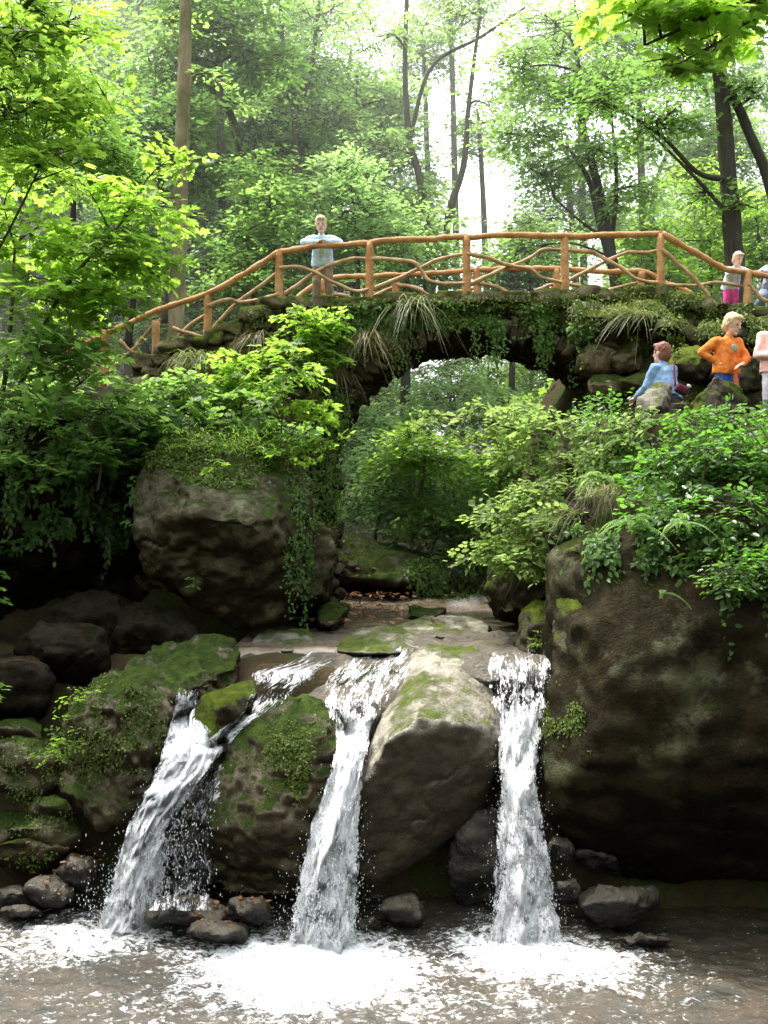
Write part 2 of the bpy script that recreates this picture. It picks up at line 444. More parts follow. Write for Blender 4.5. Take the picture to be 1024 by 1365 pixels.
def plant_arrays(stems, blobs, kind, size, L=.6, per=18, wid=.38, droop=.22, tilt=.35, flat=1., rng=RNG, limb_r=.02, seed=0, sides=8):
    """stems: (points, r0, r1); blobs: (centre, (rx, ry, rz), number of sprays)"""
    wood = MB(); lf = MB(); allp = []
    for i, (pts, r0, r1) in enumerate(stems):
        c = catmull(pts, max(8, 5 * len(pts)))
        tube(wood, c, r0, r1, sides, .12, seed + i); allp.append(c)
    allp = np.vstack(allp)
    for c, r, n in blobs:
        c = A(c, float); r = A(r, float)
        cand = allp[allp[:, 2] < c[2] + .1 * r[2]] if (allp[:, 2] < c[2] + .1 * r[2]).any() else allp
        q = cand[np.argmin(np.linalg.norm((cand - c) * A([1, 1, .7]), axis=1))]
        mid = (q + c) / 2 + A([0, 0, .12]) * np.linalg.norm(c - q) + rng.normal(size=3) * .06 * np.linalg.norm(c - q)
        limb = catmull([q, mid, c], 9)
        if np.linalg.norm(c - q) > .05: tube(wood, limb, limb_r, limb_r * .35, 5)
        # subsidiary limbs
        limbs = [limb]
        for k in range(max(2, int(n / 14))):
            v = rng.normal(size=3); v /= np.linalg.norm(v)
            e = c + v * r * .75
            s0 = limb[rng.integers(4, 9)]
            lb = catmull([s0, (s0 + e) / 2 + rng.normal(size=3) * .08 * r, e], 7)
            tube(wood, lb, limb_r * .5, limb_r * .18, 4); limbs.append(lb)
        lp = np.vstack(limbs)
        v = nrm(rng.normal(size=(n, 3))) * (rng.uniform(.12, 1, (n, 1)) ** .5)
        o = c + v * r
        dd = v * A([1, 1, .25]) + .45 * rng.normal(size=(n, 3)) * A([1, 1, .35])
        Ls = L * rng.uniform(.6, 1.25, n)
        dist = np.linalg.norm(lp[None] - o[:, None], axis=2)
        an = lp[np.argmin(dist, 1)]
        sprays(lf, wood, kind, o - nrm(dd) * (Ls * .4)[:, None], dd, Ls, per, size, wid, droop, tilt, rng, twig=limb_r * .18 + .002, anchor=an)
    return wood, lf

def plant(name, label, cat, stems, blobs, kind, size, lmat, wmat='twig', group=None, parts=('stem', 'foliage'), **kw):
    wood, lf = plant_arrays(stems, blobs, kind, size, **kw)
    base = A(stems[0][0][0], float)
    root = empty(name, base, label, cat, group)
    for mb, nm, mt, sm in ((wood, parts[0], wmat, True), (lf, parts[1], lmat, False)):
        V, Fs = mb.arrays(); link(nm, mesh_from(nm, V - base, Fs, sm), M[mt] if isinstance(mt, str) else mt, root)
    return root

def dup(root, loc, rotz=0, scale=1., label=None, group=None):
    r = root.copy(); COL.objects.link(r); r.location = loc; r.rotation_euler = (0, 0, rotz); r.scale = (scale,) * 3
    if label: r['label'] = label
    if group: r['group'] = group
    for ch in list(root.children):
        c = ch.copy(); COL.objects.link(c); c.parent = r
    return r
# ------------------------------------------------------------------ terrain
def terr(X, Y):
    X = np.asarray(X, float); Y = np.asarray(Y, float)
    q = np.stack([X, Y, 0 * X], -1).reshape(-1, 3)
    n1 = fbm(q * .35, 4, 3).reshape(X.shape); n2 = fbm(q * 1.7, 3, 8).reshape(X.shape)
    back = ss(16.5, 22, Y)
    zC = -.55 + 2.85 * ss(10.0, 10.5, Y) + .10 * np.maximum(0, Y - 17) * (1 - ss(40, 60, Y)) + .5 * ss(40, 60, Y)
    edge = 13.6 + .22 * (X + 2)
    zL = -.5 + 2.7 * ss(9.8, 11.4, Y) + 3.5 * ss(0, 1.5, Y - edge) + .5 * ss(16, 22, Y)
    zL = zL + 2.2 * ss(-4.6, -6.5, X) * (1 - ss(11, 14, Y))
    zR = -.5 + 3.75 * ss(9.7, 10.3, Y) + 1.75 * ss(10.4, 11.6, Y) + 1.6 * ss(13.2, 15.0, Y) * ss(2.7, 4.4, X + .35 * (Y - 15) ) + 1.6 * ss(18, 23, Y) * ss(4.4, 2.7, X) + .3 * ss(16, 22, Y)
    wl = ss(0, 1, (-1.25 - X) / (1.0 + 2.6 * back)); wr = ss(0, 1, (X - 1.75 - .2 * back) / (.8 + 4.4 * back))
    z = zC * (1 - wl - wr) + zL * wl + zR * wr
    z = z + ss(24, 70, Y) * ss(8, -22, X) * 20 + ss(30, 90, Y) * ss(2, 40, X) * 5 + ss(60, 140, Y) * 6
    z = z + ss(-8, -30, X) * 6 + ss(9, 30, X) * 4
    near = 2.3 - .0 * X
    wn = ss(3.5, 1.0, Y)
    z = z * (1 - wn) + near * wn
    far = ss(8, 26, np.abs(X)) + ss(22, 50, Y) + ss(0, -20, Y)
    flat_ = ss(2.7, 3.1, X) * ss(7.5, 6, X) * ss(11.2, 11.5, Y) * ss(13.4, 12.9, Y)
    z = z + n1 * (.12 + .8 * np.clip(far, 0, 1)) + n2 * .05
    return z * (1 - flat_) + 5.03 * flat_

def axis(parts):
    out = []
    for a, b, s in parts: out.append(np.arange(a, b, s))
    return np.concatenate(out + [[parts[-1][1]]])
gx = axis([(-400, -80, 40), (-80, -20, 4), (-20, -9, 1), (-9, 9, .12), (9, 20, 1), (20, 80, 4), (80, 400, 40)])
gy = axis([(-200, -40, 20), (-40, 0, 4), (0, 8, .8), (8, 20, .12), (20, 40, .5), (40, 100, 3), (100, 500, 40)])
GX, GY = np.meshgrid(gx, gy)
GZ = terr(GX, GY)
def gridF(nx, ny):
    i = np.arange(ny - 1)[:, None] * nx; j = np.arange(nx - 1)[None]
    return np.stack([i + j, i + j + 1, i + j + 1 + nx, i + j + nx], -1).reshape(-1, 4)
TV = np.stack([GX, GY, GZ], -1).reshape(-1, 3)
TF = gridF(len(gx), len(gy))
tag(link('ground', mesh_from('ground', TV, [TF], True), M['ground']), kind='structure')
SOLIDS.append((TV, [TF]))
def tz(x, y): return float(terr(A([x]), A([y]))[0])

# ------------------------------------------------------------------ rocks
def pp(*l): return [P(*q) for q in l]
# ledge of wet rock that carries the stream
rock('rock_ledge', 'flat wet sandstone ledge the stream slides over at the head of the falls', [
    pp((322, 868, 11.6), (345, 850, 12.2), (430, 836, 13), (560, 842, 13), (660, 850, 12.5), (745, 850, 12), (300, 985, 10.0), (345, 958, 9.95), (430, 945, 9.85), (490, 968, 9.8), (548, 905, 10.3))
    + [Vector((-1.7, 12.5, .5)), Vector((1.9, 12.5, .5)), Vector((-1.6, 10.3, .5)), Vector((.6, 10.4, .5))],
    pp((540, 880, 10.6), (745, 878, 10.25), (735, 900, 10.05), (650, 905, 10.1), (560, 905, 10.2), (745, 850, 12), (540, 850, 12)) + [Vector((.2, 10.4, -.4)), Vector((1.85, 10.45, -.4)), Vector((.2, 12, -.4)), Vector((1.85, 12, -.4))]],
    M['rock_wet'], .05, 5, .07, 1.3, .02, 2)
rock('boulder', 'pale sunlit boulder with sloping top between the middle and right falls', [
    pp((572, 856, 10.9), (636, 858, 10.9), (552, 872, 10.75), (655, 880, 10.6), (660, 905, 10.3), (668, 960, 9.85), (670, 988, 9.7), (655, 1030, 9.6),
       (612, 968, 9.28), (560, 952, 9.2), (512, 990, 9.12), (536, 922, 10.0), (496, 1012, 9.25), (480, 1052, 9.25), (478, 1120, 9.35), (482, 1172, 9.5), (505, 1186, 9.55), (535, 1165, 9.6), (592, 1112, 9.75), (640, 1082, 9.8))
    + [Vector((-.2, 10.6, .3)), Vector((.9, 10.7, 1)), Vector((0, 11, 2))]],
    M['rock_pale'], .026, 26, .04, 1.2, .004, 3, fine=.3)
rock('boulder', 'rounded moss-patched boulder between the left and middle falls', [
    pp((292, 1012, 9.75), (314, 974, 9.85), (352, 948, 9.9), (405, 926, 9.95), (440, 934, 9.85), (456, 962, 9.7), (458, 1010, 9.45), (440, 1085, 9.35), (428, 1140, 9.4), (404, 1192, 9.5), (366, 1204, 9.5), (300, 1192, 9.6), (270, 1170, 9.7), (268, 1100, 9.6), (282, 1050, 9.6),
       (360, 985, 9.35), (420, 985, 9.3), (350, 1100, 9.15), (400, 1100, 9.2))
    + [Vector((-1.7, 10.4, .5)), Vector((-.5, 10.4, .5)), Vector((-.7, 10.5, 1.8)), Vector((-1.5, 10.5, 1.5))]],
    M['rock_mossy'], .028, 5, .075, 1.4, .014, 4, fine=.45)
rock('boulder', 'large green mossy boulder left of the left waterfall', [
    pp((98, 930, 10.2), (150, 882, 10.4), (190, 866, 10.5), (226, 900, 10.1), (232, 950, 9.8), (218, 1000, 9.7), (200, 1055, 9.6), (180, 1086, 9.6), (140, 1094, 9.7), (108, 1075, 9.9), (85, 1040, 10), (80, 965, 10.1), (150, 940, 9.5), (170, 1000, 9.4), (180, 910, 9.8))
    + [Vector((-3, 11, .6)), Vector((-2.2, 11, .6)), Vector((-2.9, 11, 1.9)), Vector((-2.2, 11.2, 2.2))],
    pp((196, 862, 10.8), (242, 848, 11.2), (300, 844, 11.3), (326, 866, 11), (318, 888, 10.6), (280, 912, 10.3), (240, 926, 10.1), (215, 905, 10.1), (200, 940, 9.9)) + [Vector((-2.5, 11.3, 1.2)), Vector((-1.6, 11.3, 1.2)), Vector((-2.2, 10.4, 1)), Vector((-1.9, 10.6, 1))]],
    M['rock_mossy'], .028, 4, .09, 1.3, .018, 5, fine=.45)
rock('boulder', 'small bright mossy boulder splitting the left waterfall at its lip', [
    pp((250, 962, 9.85), (264, 930, 10), (300, 910, 10.15), (336, 904, 10.2), (347, 922, 10), (326, 956, 9.75), (300, 968, 9.7), (270, 998, 9.6), (254, 990, 9.7), (295, 940, 9.65)) + [Vector((-1.85, 10.4, 1.4)), Vector((-1.4, 10.5, 1.5))]],
    M['rock_moss'], .03, 5, .04, 2, 0, 6)
rock('rock', 'dark wet rock splashed by the right edge of the left waterfall', [
    pp((212, 1100, 9.75), (235, 1040, 9.8), (262, 1010, 9.85), (300, 1020, 9.8), (300, 1100, 9.7), (285, 1188, 9.6), (230, 1196, 9.6), (205, 1170, 9.7)) + [Vector((-2.1, 10.4, .3)), Vector((-1.5, 10.4, .3)), Vector((-1.6, 10.5, 1.5))]],
    M['rock_wet'], .03, 3, .09, 2.6, 0, 7)
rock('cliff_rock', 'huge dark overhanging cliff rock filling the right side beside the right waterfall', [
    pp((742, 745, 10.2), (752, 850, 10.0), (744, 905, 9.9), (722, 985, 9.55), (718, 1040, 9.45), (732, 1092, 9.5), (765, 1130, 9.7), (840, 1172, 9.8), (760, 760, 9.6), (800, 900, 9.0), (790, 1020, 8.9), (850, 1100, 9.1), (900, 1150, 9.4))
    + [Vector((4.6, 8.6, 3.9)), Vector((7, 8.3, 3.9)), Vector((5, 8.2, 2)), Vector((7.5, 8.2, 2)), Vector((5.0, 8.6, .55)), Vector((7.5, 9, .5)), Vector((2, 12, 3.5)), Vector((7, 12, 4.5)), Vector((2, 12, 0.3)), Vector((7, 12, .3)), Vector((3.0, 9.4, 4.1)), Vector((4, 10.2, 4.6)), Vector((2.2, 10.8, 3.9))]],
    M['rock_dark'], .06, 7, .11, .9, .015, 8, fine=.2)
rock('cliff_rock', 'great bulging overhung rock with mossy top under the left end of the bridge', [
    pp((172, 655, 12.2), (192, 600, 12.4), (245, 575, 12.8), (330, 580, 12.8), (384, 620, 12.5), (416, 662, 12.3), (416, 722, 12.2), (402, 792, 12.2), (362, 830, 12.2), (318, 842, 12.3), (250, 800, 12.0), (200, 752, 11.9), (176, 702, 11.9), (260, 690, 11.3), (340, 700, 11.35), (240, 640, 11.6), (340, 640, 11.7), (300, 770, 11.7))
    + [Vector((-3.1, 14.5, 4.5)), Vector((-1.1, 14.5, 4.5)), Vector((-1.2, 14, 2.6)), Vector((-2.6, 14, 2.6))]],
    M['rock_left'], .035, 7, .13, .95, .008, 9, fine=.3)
rock('rock', 'lighter upright rock wedged under the left foot of the arch', [
    pp((408, 700, 13.2), (420, 692, 13.2), (444, 706, 13.2), (446, 740, 13.1), (430, 792, 13), (404, 800, 13)) + [Vector((-1.2, 14.4, 3.6)), Vector((-.75, 14.4, 3.6)), Vector((-1.2, 14.4, 2.4)), Vector((-.75, 14.4, 2.4))]],
    M['rock_left'], .035, 4, .05, 2, .01, 10)
rock('boulder', 'low undercut boulder lying behind the arch on the stream bed', [
    pp((440, 716, 18), (480, 712, 18.4), (530, 742, 18), (592, 756, 18), (592, 790, 17.8), (430, 770, 17.5), (438, 740, 17.6), (520, 775, 17.3), (450, 790, 18.4), (590, 806, 18.4)) + [Vector((-1, 20, 3.2)), Vector((1.1, 20, 3.0))]],
    M['rock_mossy'], .05, 4, .09, 1.5, .03, 11)
rock('rock', 'block of mossy rock at the right edge of the stream above the right fall', [
    pp((690, 850, 11.3), (694, 812, 11.4), (712, 788, 11.5), (738, 796, 11.4), (752, 830, 11.1), (752, 880, 10.8), (720, 884, 10.8), (696, 878, 10.9), (715, 830, 10.8)) + [Vector((2, 12, 2.2)), Vector((1.6, 12, 2.2))]],
    M['rock_moss'], .035, 4, .06, 2, 0, 12)
rock('rock', 'dark moss-capped bank rock under the yellow-green bush beside the stream', [
    pp((640, 790, 12.8), (652, 742, 12.9), (700, 706, 12.6), (748, 690, 12), (750, 780, 11.8), (700, 818, 12.2), (660, 822, 12.6)) + [Vector((2.4, 13.4, 2.4)), Vector((1.5, 13.6, 2.4)), Vector((2.4, 13.4, 3.8))]],
    M['rock_moss'], .045, 4, .09, 1.5, 0, 13)
# stones lying in the stream bed
for i, (x0, x1, y0, y1, Y, lab) in enumerate([
    (520, 655, 818, 846, 13.0, 'long pale flat stone standing out of the shallow stream bed'),
    (445, 566, 832, 868, 11.7, 'flat grey slab in the stream above the middle fall'),
    (330, 432, 836, 866, 12.2, 'flat brown slab at the left edge of the stream above the left fall'),
    (425, 452, 802, 832, 13.4, 'small mossy stone on the litter at the left edge of the stream'),
    (545, 590, 806, 820, 14.5, 'smallest pale stone far back in the stream bed')]):
    rock('stone', lab, [pp((x0, y1, Y - .5), (x0 + 8, (y0 + y1) / 2, Y), ((x0 + x1) / 2 - 20, y0, Y + .4), ((x0 + x1) / 2 + 30, y0 + 3, Y + .3), (x1, (y0 + y1) / 2, Y), (x1 - 5, y1, Y - .5), ((x0 + x1) / 2, y1 + 4, Y - .9), (x0, y1 + 12, Y + .6), (x1, y1 + 12, Y + .6))],
         M['rock_pale'] if i < 3 else M['rock_mossy'], .03, 5, .03, 2.2, 0, 20 + i, cat='stone')
# dark boulders in the hollow on the left and stepped rocks by the pool
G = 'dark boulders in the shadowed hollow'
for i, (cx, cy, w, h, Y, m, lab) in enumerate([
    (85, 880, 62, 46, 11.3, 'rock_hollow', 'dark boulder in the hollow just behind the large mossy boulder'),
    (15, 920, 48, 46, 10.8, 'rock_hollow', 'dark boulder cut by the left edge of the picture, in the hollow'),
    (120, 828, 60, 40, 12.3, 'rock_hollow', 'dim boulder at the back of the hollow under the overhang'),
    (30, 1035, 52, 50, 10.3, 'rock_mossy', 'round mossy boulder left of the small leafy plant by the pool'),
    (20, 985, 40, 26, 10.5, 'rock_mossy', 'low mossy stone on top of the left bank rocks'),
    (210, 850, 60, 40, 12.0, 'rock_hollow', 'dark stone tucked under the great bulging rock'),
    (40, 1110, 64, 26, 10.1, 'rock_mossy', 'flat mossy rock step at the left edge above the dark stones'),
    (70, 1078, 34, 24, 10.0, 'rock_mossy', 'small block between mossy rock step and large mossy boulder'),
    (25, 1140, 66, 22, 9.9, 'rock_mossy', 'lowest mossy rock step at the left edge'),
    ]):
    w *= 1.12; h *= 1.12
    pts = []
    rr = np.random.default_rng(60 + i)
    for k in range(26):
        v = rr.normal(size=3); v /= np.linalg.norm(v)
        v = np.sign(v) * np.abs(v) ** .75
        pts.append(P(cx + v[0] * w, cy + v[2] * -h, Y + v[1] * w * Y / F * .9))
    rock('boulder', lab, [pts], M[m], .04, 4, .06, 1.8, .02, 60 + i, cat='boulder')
# stones along the pool edge
G2 = 'wet stones along the edge of the pool'
for i, (cx, cy, w, h, Y, lab) in enumerate([
    (245, 1218, 60, 26, 9.3, 'long wet stone in the splash at the foot of the left fall'),
    (330, 1218, 38, 24, 9.25, 'rounded wet stone with water beads below the middle boulder'),
    (285, 1242, 50, 14, 9.1, 'low flat wet stone nearest the foam below the middle boulder'),
    (533, 1216, 34, 24, 9.35, 'smooth dark stone at the foot of the pale sunlit boulder'),
    (490, 1232, 22, 16, 9.3, 'small dark stone touching the right side of the middle fall'),
    (640, 1160, 52, 80, 9.9, 'tall leaning dark rock left of the right waterfall'),
    (745, 1135, 24, 24, 9.6, 'upper round stone right of the right waterfall'),
    (760, 1186, 24, 24, 9.45, 'lower round stone beside the foot of the right waterfall'),
    (805, 1142, 36, 26, 9.8, 'dim stone in the dark gap under the cliff rock'),
    (825, 1205, 56, 30, 9.3, 'broad wet stone under the cliff rock right of the right waterfall'),
    (860, 1254, 36, 14, 8.95, 'flat stone awash at the right edge of the foam'),
    (65, 1190, 40, 22, 9.7, 'dark angular stone at the left pool edge below the mossy steps'),
    (15, 1200, 34, 22, 9.7, 'dark stone at the left edge of the picture by the water'),
    (100, 1165, 30, 26, 9.75, 'upright dark stone left of the left waterfall spray'),
    (30, 1215, 30, 12, 9.45, 'lowest dark stone touching the water at the left'),
    (440, 1215, 30, 22, 9.55, 'dark stone behind the middle waterfall')]):
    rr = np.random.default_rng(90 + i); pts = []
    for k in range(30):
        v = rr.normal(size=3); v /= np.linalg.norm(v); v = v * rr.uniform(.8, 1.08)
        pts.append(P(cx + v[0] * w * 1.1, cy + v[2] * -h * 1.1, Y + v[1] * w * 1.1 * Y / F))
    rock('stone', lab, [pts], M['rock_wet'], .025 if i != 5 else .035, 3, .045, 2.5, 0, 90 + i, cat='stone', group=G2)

# rock wall and bank behind the hollow on the left
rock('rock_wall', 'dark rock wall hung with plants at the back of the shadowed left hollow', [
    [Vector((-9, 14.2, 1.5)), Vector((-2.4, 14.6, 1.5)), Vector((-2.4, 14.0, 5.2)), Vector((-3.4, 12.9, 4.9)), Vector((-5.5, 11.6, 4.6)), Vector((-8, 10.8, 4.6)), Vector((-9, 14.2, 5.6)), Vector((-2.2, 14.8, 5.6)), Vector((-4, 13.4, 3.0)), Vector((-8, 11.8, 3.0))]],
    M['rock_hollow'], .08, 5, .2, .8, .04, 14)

# ------------------------------------------------------------------ the stone bridge
Yf, Yk = 15.0, 16.7
bridge = empty('stone_bridge', P(630, 700, 15.8), 'old rubble stone arch bridge overgrown with moss across the ravine', 'bridge')
cx, rx, ry, zs = 1.50, 2.40, 2.20, 4.40      # springing at zs
zt = P(0, 400, Yf).z
prof_top = pp((205, 470, Yf), (300, 440, Yf), (368, 402, Yf), (500, 399, Yf), (622, 396, Yf), (760, 394, Yf), (882, 391, Yf), (960, 408, Yf), (1060, 425, Yf))
mb = MB()
def slab(poly, y0, y1):   # convex prism from an x-z outline
    hull(mb, [(x, y, z) for x, z in poly for y in (y0, y1)])
angs = np.linspace(0, math.pi, 25)
topz = lambda x: float(np.interp(x, [p.x for p in prof_top], [p.z for p in prof_top]))
for a0, a1 in zip(angs[:-1], angs[1:]):
    xa, xb = cx - rx * math.cos(a0), cx - rx * math.cos(a1)
    za, zb = zs + ry * math.sin(a0), zs + ry * math.sin(a1)
    slab([(xa - .02, za), (xb + .02, zb), (xa - .02, topz(xa) - .06), (xb + .02, topz(xb) - .06)], Yf + .08, Yk - .08)
xl, xr = cx - rx, cx + rx
slab([(xl - .55, 2.0), (xl - .02, 2.0), (xl + .03, zs + .05), (xl - .6, zs + .05)], Yf + .08, Yk - .08)
slab([(xl - .6, zs - .1), (xl + .03, zs - .1), (xl + .03, topz(xl) - .06), (xl - .6, topz(xl - .6) - .06)], Yf + .08, Yk - .08)
slab([(xr - .03, 2.0), (xr + .9, 2.0), (xr - .03, topz(xr) - .06), (xr + .9, topz(xr + .9) - .06)], Yf + .08, Yk - .08)
x1 = xl - .55
slab([(x1, 3.2), (x1 - 1.0, 3.6), (x1, topz(x1) - .06), (x1 - 1.0, topz(x1 - 1.0) - .08)], Yf + .1, Yk - .08)
slab([(x1 - .95, 3.6), (x1 - 2.4, 4.6), (x1 - .95, topz(x1 - .95) - .08), (x1 - 2.4, topz(x1 - 2.4) - .1)], Yf + .12, Yk - .08)
slab([(xr + .85, 2.4), (xr + 3.2, 3.6), (xr + .85, topz(xr + .85) - .08), (xr + 3.2, topz(xr + 3.2) - .1)], Yf + .12, Yk - .08)
V, N, Fs = remesh(mb, .05, 2)
V = V + N * (.05 * fbm(V * 3, 4, 31))[:, None]
SOLIDS.append((V, Fs))
b0 = A(bridge.location)
link('masonry', mesh_from('masonry', V - b0, Fs, True), M['rock_bridge'], bridge)

def stones(mb, pts, sizes, rots, seed):
    """irregular rounded stones"""
    V0, F0 = ico(3)
    for i, (p, s, r) in enumerate(zip(pts, sizes, rots)):
        V = np.sign(V0) * np.abs(V0) ** .55
        V = V * (1 + .26 * vnoise(V0 * 1.5 + i * 7.7, seed) + .13 * vnoise(V0 * 4 + i * 3.3, seed + 1))[:, None] * A(s) * .56
        mb.add(V @ A(r).T + A(p), F0)
rs = np.random.default_rng(5)
mb = MB(); pts = []; sz = []; ro = []
# voussoirs: face ring and vault courses
for row, y in enumerate(np.arange(Yf, Yk, .24)):
    for a in np.linspace(-.02, math.pi + .02, 62) + (row % 2) * .03:
        c, s = math.cos(a), math.sin(a)
        k = (.10 + rs.uniform(-.05, .05)) if row == 0 else .02 + rs.uniform(-.02, .03)
        pts.append((cx - (rx + k) * c, y + rs.uniform(-.03, .03), zs + (ry + k) * s))
        sz.append((.13 * rs.uniform(.7, 1.3), .26 * rs.uniform(.8, 1.1), (.30 if row == 0 else .2) * rs.uniform(.6, 1.35)))
        ro.append(rotm(0, math.atan2(-c * rx, s * ry) + rs.normal() * .14, 0))
for z in np.arange(2.5, zs, .17):     # jambs
    for y in np.arange(Yf - .05, Yk, .22):
        for sx, x in ((-1, xl), (1, xr)):
            pts.append((x + sx * .04 + rs.normal() * .05, y + rs.uniform(-.08, .08), z + rs.uniform(-.06, .06)))
            sz.append((.3 * rs.uniform(.7, 1.3), .28 * rs.uniform(.6, 1.4), .2 * rs.uniform(.6, 1.4))); ro.append(rotm(*(rs.normal(size=3) * .3)))
stones(mb, pts, sz, ro, 3)
V, Fs = mb.arrays()
SOLIDS.append((V, Fs))
link('arch_ring', mesh_from('arch_ring', V - b0, Fs, True), M['rock_ring'], bridge)
# rubble facing of the spandrels
mb = MB(); pts = []; sz = []; ro = []
for z in np.arange(2.6, 7.4, .17):
    x = xl - 2.9 + rs.uniform(0, .2)
    while x < xr + 2.4:
        w = rs.uniform(.16, .36)
        xx = x + w / 2
        inarch = abs(xx - cx) < rx + .22 and (z < zs or ((xx - cx) / (rx + .3)) ** 2 + ((z - zs) / (ry + .3)) ** 2 < 1)
        low = xx < xl - .6 and z < 4.6 - (xx - xl) * .1
        if z < topz(xx) - .02 and not inarch and not low:
            pts.append((xx, Yf + .06 + rs.uniform(-.04, .03), z + rs.normal() * .025)); sz.append((w * 1.12, .26, .2 * rs.uniform(.8, 1.25))); ro.append(rotm(rs.normal() * .1, rs.normal() * .12, rs.normal() * .1))
        x += w
stones(mb, pts, sz, ro, 4)
V, Fs = mb.arrays()
SOLIDS.append((V, Fs))
link('rubble_facing', mesh_from('rubble_facing', V - b0, Fs, True), M['rock_bridge'], bridge)
# coping stones along both edges of the deck
for y in (Yf + .04, Yk - .08):
    mb = MB(); pts = []; sz = []; ro = []
    x = xl - 2.4
    while x < xr + 2.6:
        w = rs.uniform(.18, .42)
        pts.append((x + w / 2, y + rs.uniform(-.06, .04), topz(x + w / 2) - .05 + rs.uniform(-.03, .03))); sz.append((w * 1.1, .42, rs.uniform(.16, .26))); ro.append(rotm(rs.normal() * .08, rs.normal() * .1, rs.normal() * .15))
        x += w
    stones(mb, pts, sz, ro, 6)
    V, Fs = mb.arrays(); SOLIDS.append((V, Fs))
    link('coping', mesh_from('coping', V - b0, Fs, True), M['rock_cope'], bridge)
# earth deck
xs = np.linspace(xl - 3.2, xr + 4.0, 90); ys = np.linspace(Yf + .1, Yk - .1, 12)
X, Y = np.meshgrid(xs, ys); Z = np.vectorize(topz)(X) - .02 + .03 * fbm(np.stack([X, Y, 0 * X], -1).reshape(-1, 3) * 2, 3, 4).reshape(X.shape)
link('deck', mesh_from('deck', np.stack([X, Y, Z], -1).reshape(-1, 3) - b0, [gridF(90, 12)], True), M['ground'], bridge)

# mossy stones piled at the right end of the bridge and on the right bank
G3 = 'mossy stones piled at the right end of the bridge'
for i, (cx_, cy_, w, h, Y, m, lab) in enumerate([
    (798, 478, 34, 26, 14.85, 'rock_bridge', 'rounded bare stone bulging from the right haunch of the arch'),
    (838, 478, 26, 30, 14.75, 'rock_bridge', 'upright bare stone right of the rounded haunch stone'),
    (812, 515, 30, 18, 14.6, 'rock_bridge', 'low bare stone at the bottom of the right haunch'),
    (850, 512, 32, 16, 14.3, 'rock_bridge', 'flat bare stone left of the denim-jacketed person'),
    (800, 425, 52, 26, 14.8, 'rock_moss', 'moss-covered hump under the fourth tall rail post'),
    (862, 420, 44, 22, 14.9, 'rock_moss', 'moss-covered hump with trailing grass under the fifth rail post'),
    (905, 450, 44, 28, 14.4, 'rock_moss', 'bright mossy boulder above the denim-jacketed person'),
    (965, 445, 40, 22, 14.3, 'rock_moss', 'bright mossy boulder behind the boy in orange'),
    (1010, 440, 40, 26, 14.2, 'rock_moss', 'mossy boulder at the right edge above the pink-shirted person'),
    (930, 488, 46, 24, 13.8, 'rock_moss', 'lower mossy boulder between the denim and orange figures'),
    (985, 500, 44, 30, 13.6, 'rock_dark', 'shaded boulder directly behind the boy in orange'),
    (905, 405, 30, 14, 15.0, 'rock_moss', 'low mossy stone where the rail starts to descend at the right'),
    (348, 418, 20, 12, 14.9, 'rock_bridge', 'loose coping stone left of the boy leaning on the rail'),
    (352, 436, 18, 9, 14.85, 'rock_bridge', 'thin stone under the loose coping stone at the left bridge end')]):
    rr = np.random.default_rng(160 + i); pts = []
    for k in range(24):
        v = rr.normal(size=3); v /= np.linalg.norm(v); v = np.sign(v) * np.abs(v) ** .8
        pts.append(P(cx_ + v[0] * w, cy_ + v[2] * -h, Y + v[1] * w * Y / F))
    rock('stone', lab, [pts], M[m], .035, 4, .05, 2.2, 0, 160 + i, cat='stone', group=G3)
rock('boulder', 'pale pointed rock in front of the denim-jacketed person', [
    pp((845, 548, 12.0), (850, 530, 12.0), (878, 508, 12.0), (896, 512, 12.0), (900, 560, 12.0), (880, 540, 11.7), (850, 575, 12), (895, 580, 12)) + [P(870, 560, 12.4), P(890, 520, 12.3)]],
    M['rock_pale'], .03, 3, .03, 2.5, 0, 180)
rock('boulder', 'mossy ridge of rock slanting up to the boy in orange', [
    pp((890, 560, 11.6), (915, 545, 11.6), (945, 515, 11.6), (955, 498, 11.6), (978, 508, 11.7), (1000, 530, 11.8), (1005, 575, 11.8), (900, 585, 11.6), (960, 560, 11.3)) + [P(930, 560, 12), P(990, 540, 12)]],
    M['rock_moss'], .03, 3, .04, 2.2, 0, 181)
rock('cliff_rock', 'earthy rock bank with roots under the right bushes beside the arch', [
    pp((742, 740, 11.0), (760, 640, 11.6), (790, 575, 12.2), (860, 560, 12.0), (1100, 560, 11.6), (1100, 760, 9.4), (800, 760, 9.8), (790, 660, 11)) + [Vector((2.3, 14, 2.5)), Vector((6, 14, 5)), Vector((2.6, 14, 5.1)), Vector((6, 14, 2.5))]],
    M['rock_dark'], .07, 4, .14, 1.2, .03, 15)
rock('rock', 'added upright moss-streaked rock, paler for the sunlit left edge of the dark cliff', [  # sliver added in lighter mossy colour to stand for the sunlit cliff edge
    pp((742, 735, 10.15), (752, 850, 9.95), (746, 905, 9.85), (738, 940, 9.7), (770, 730, 9.75), (786, 800, 9.55), (776, 880, 9.4), (756, 945, 9.5), (765, 720, 10.4)) + [Vector((2.1, 10.8, 2.2)), Vector((2.2, 10.8, 3.5))]],
    M['rock_moss'], .035, 4, .05, 2, 0, 16)
build_bvh()
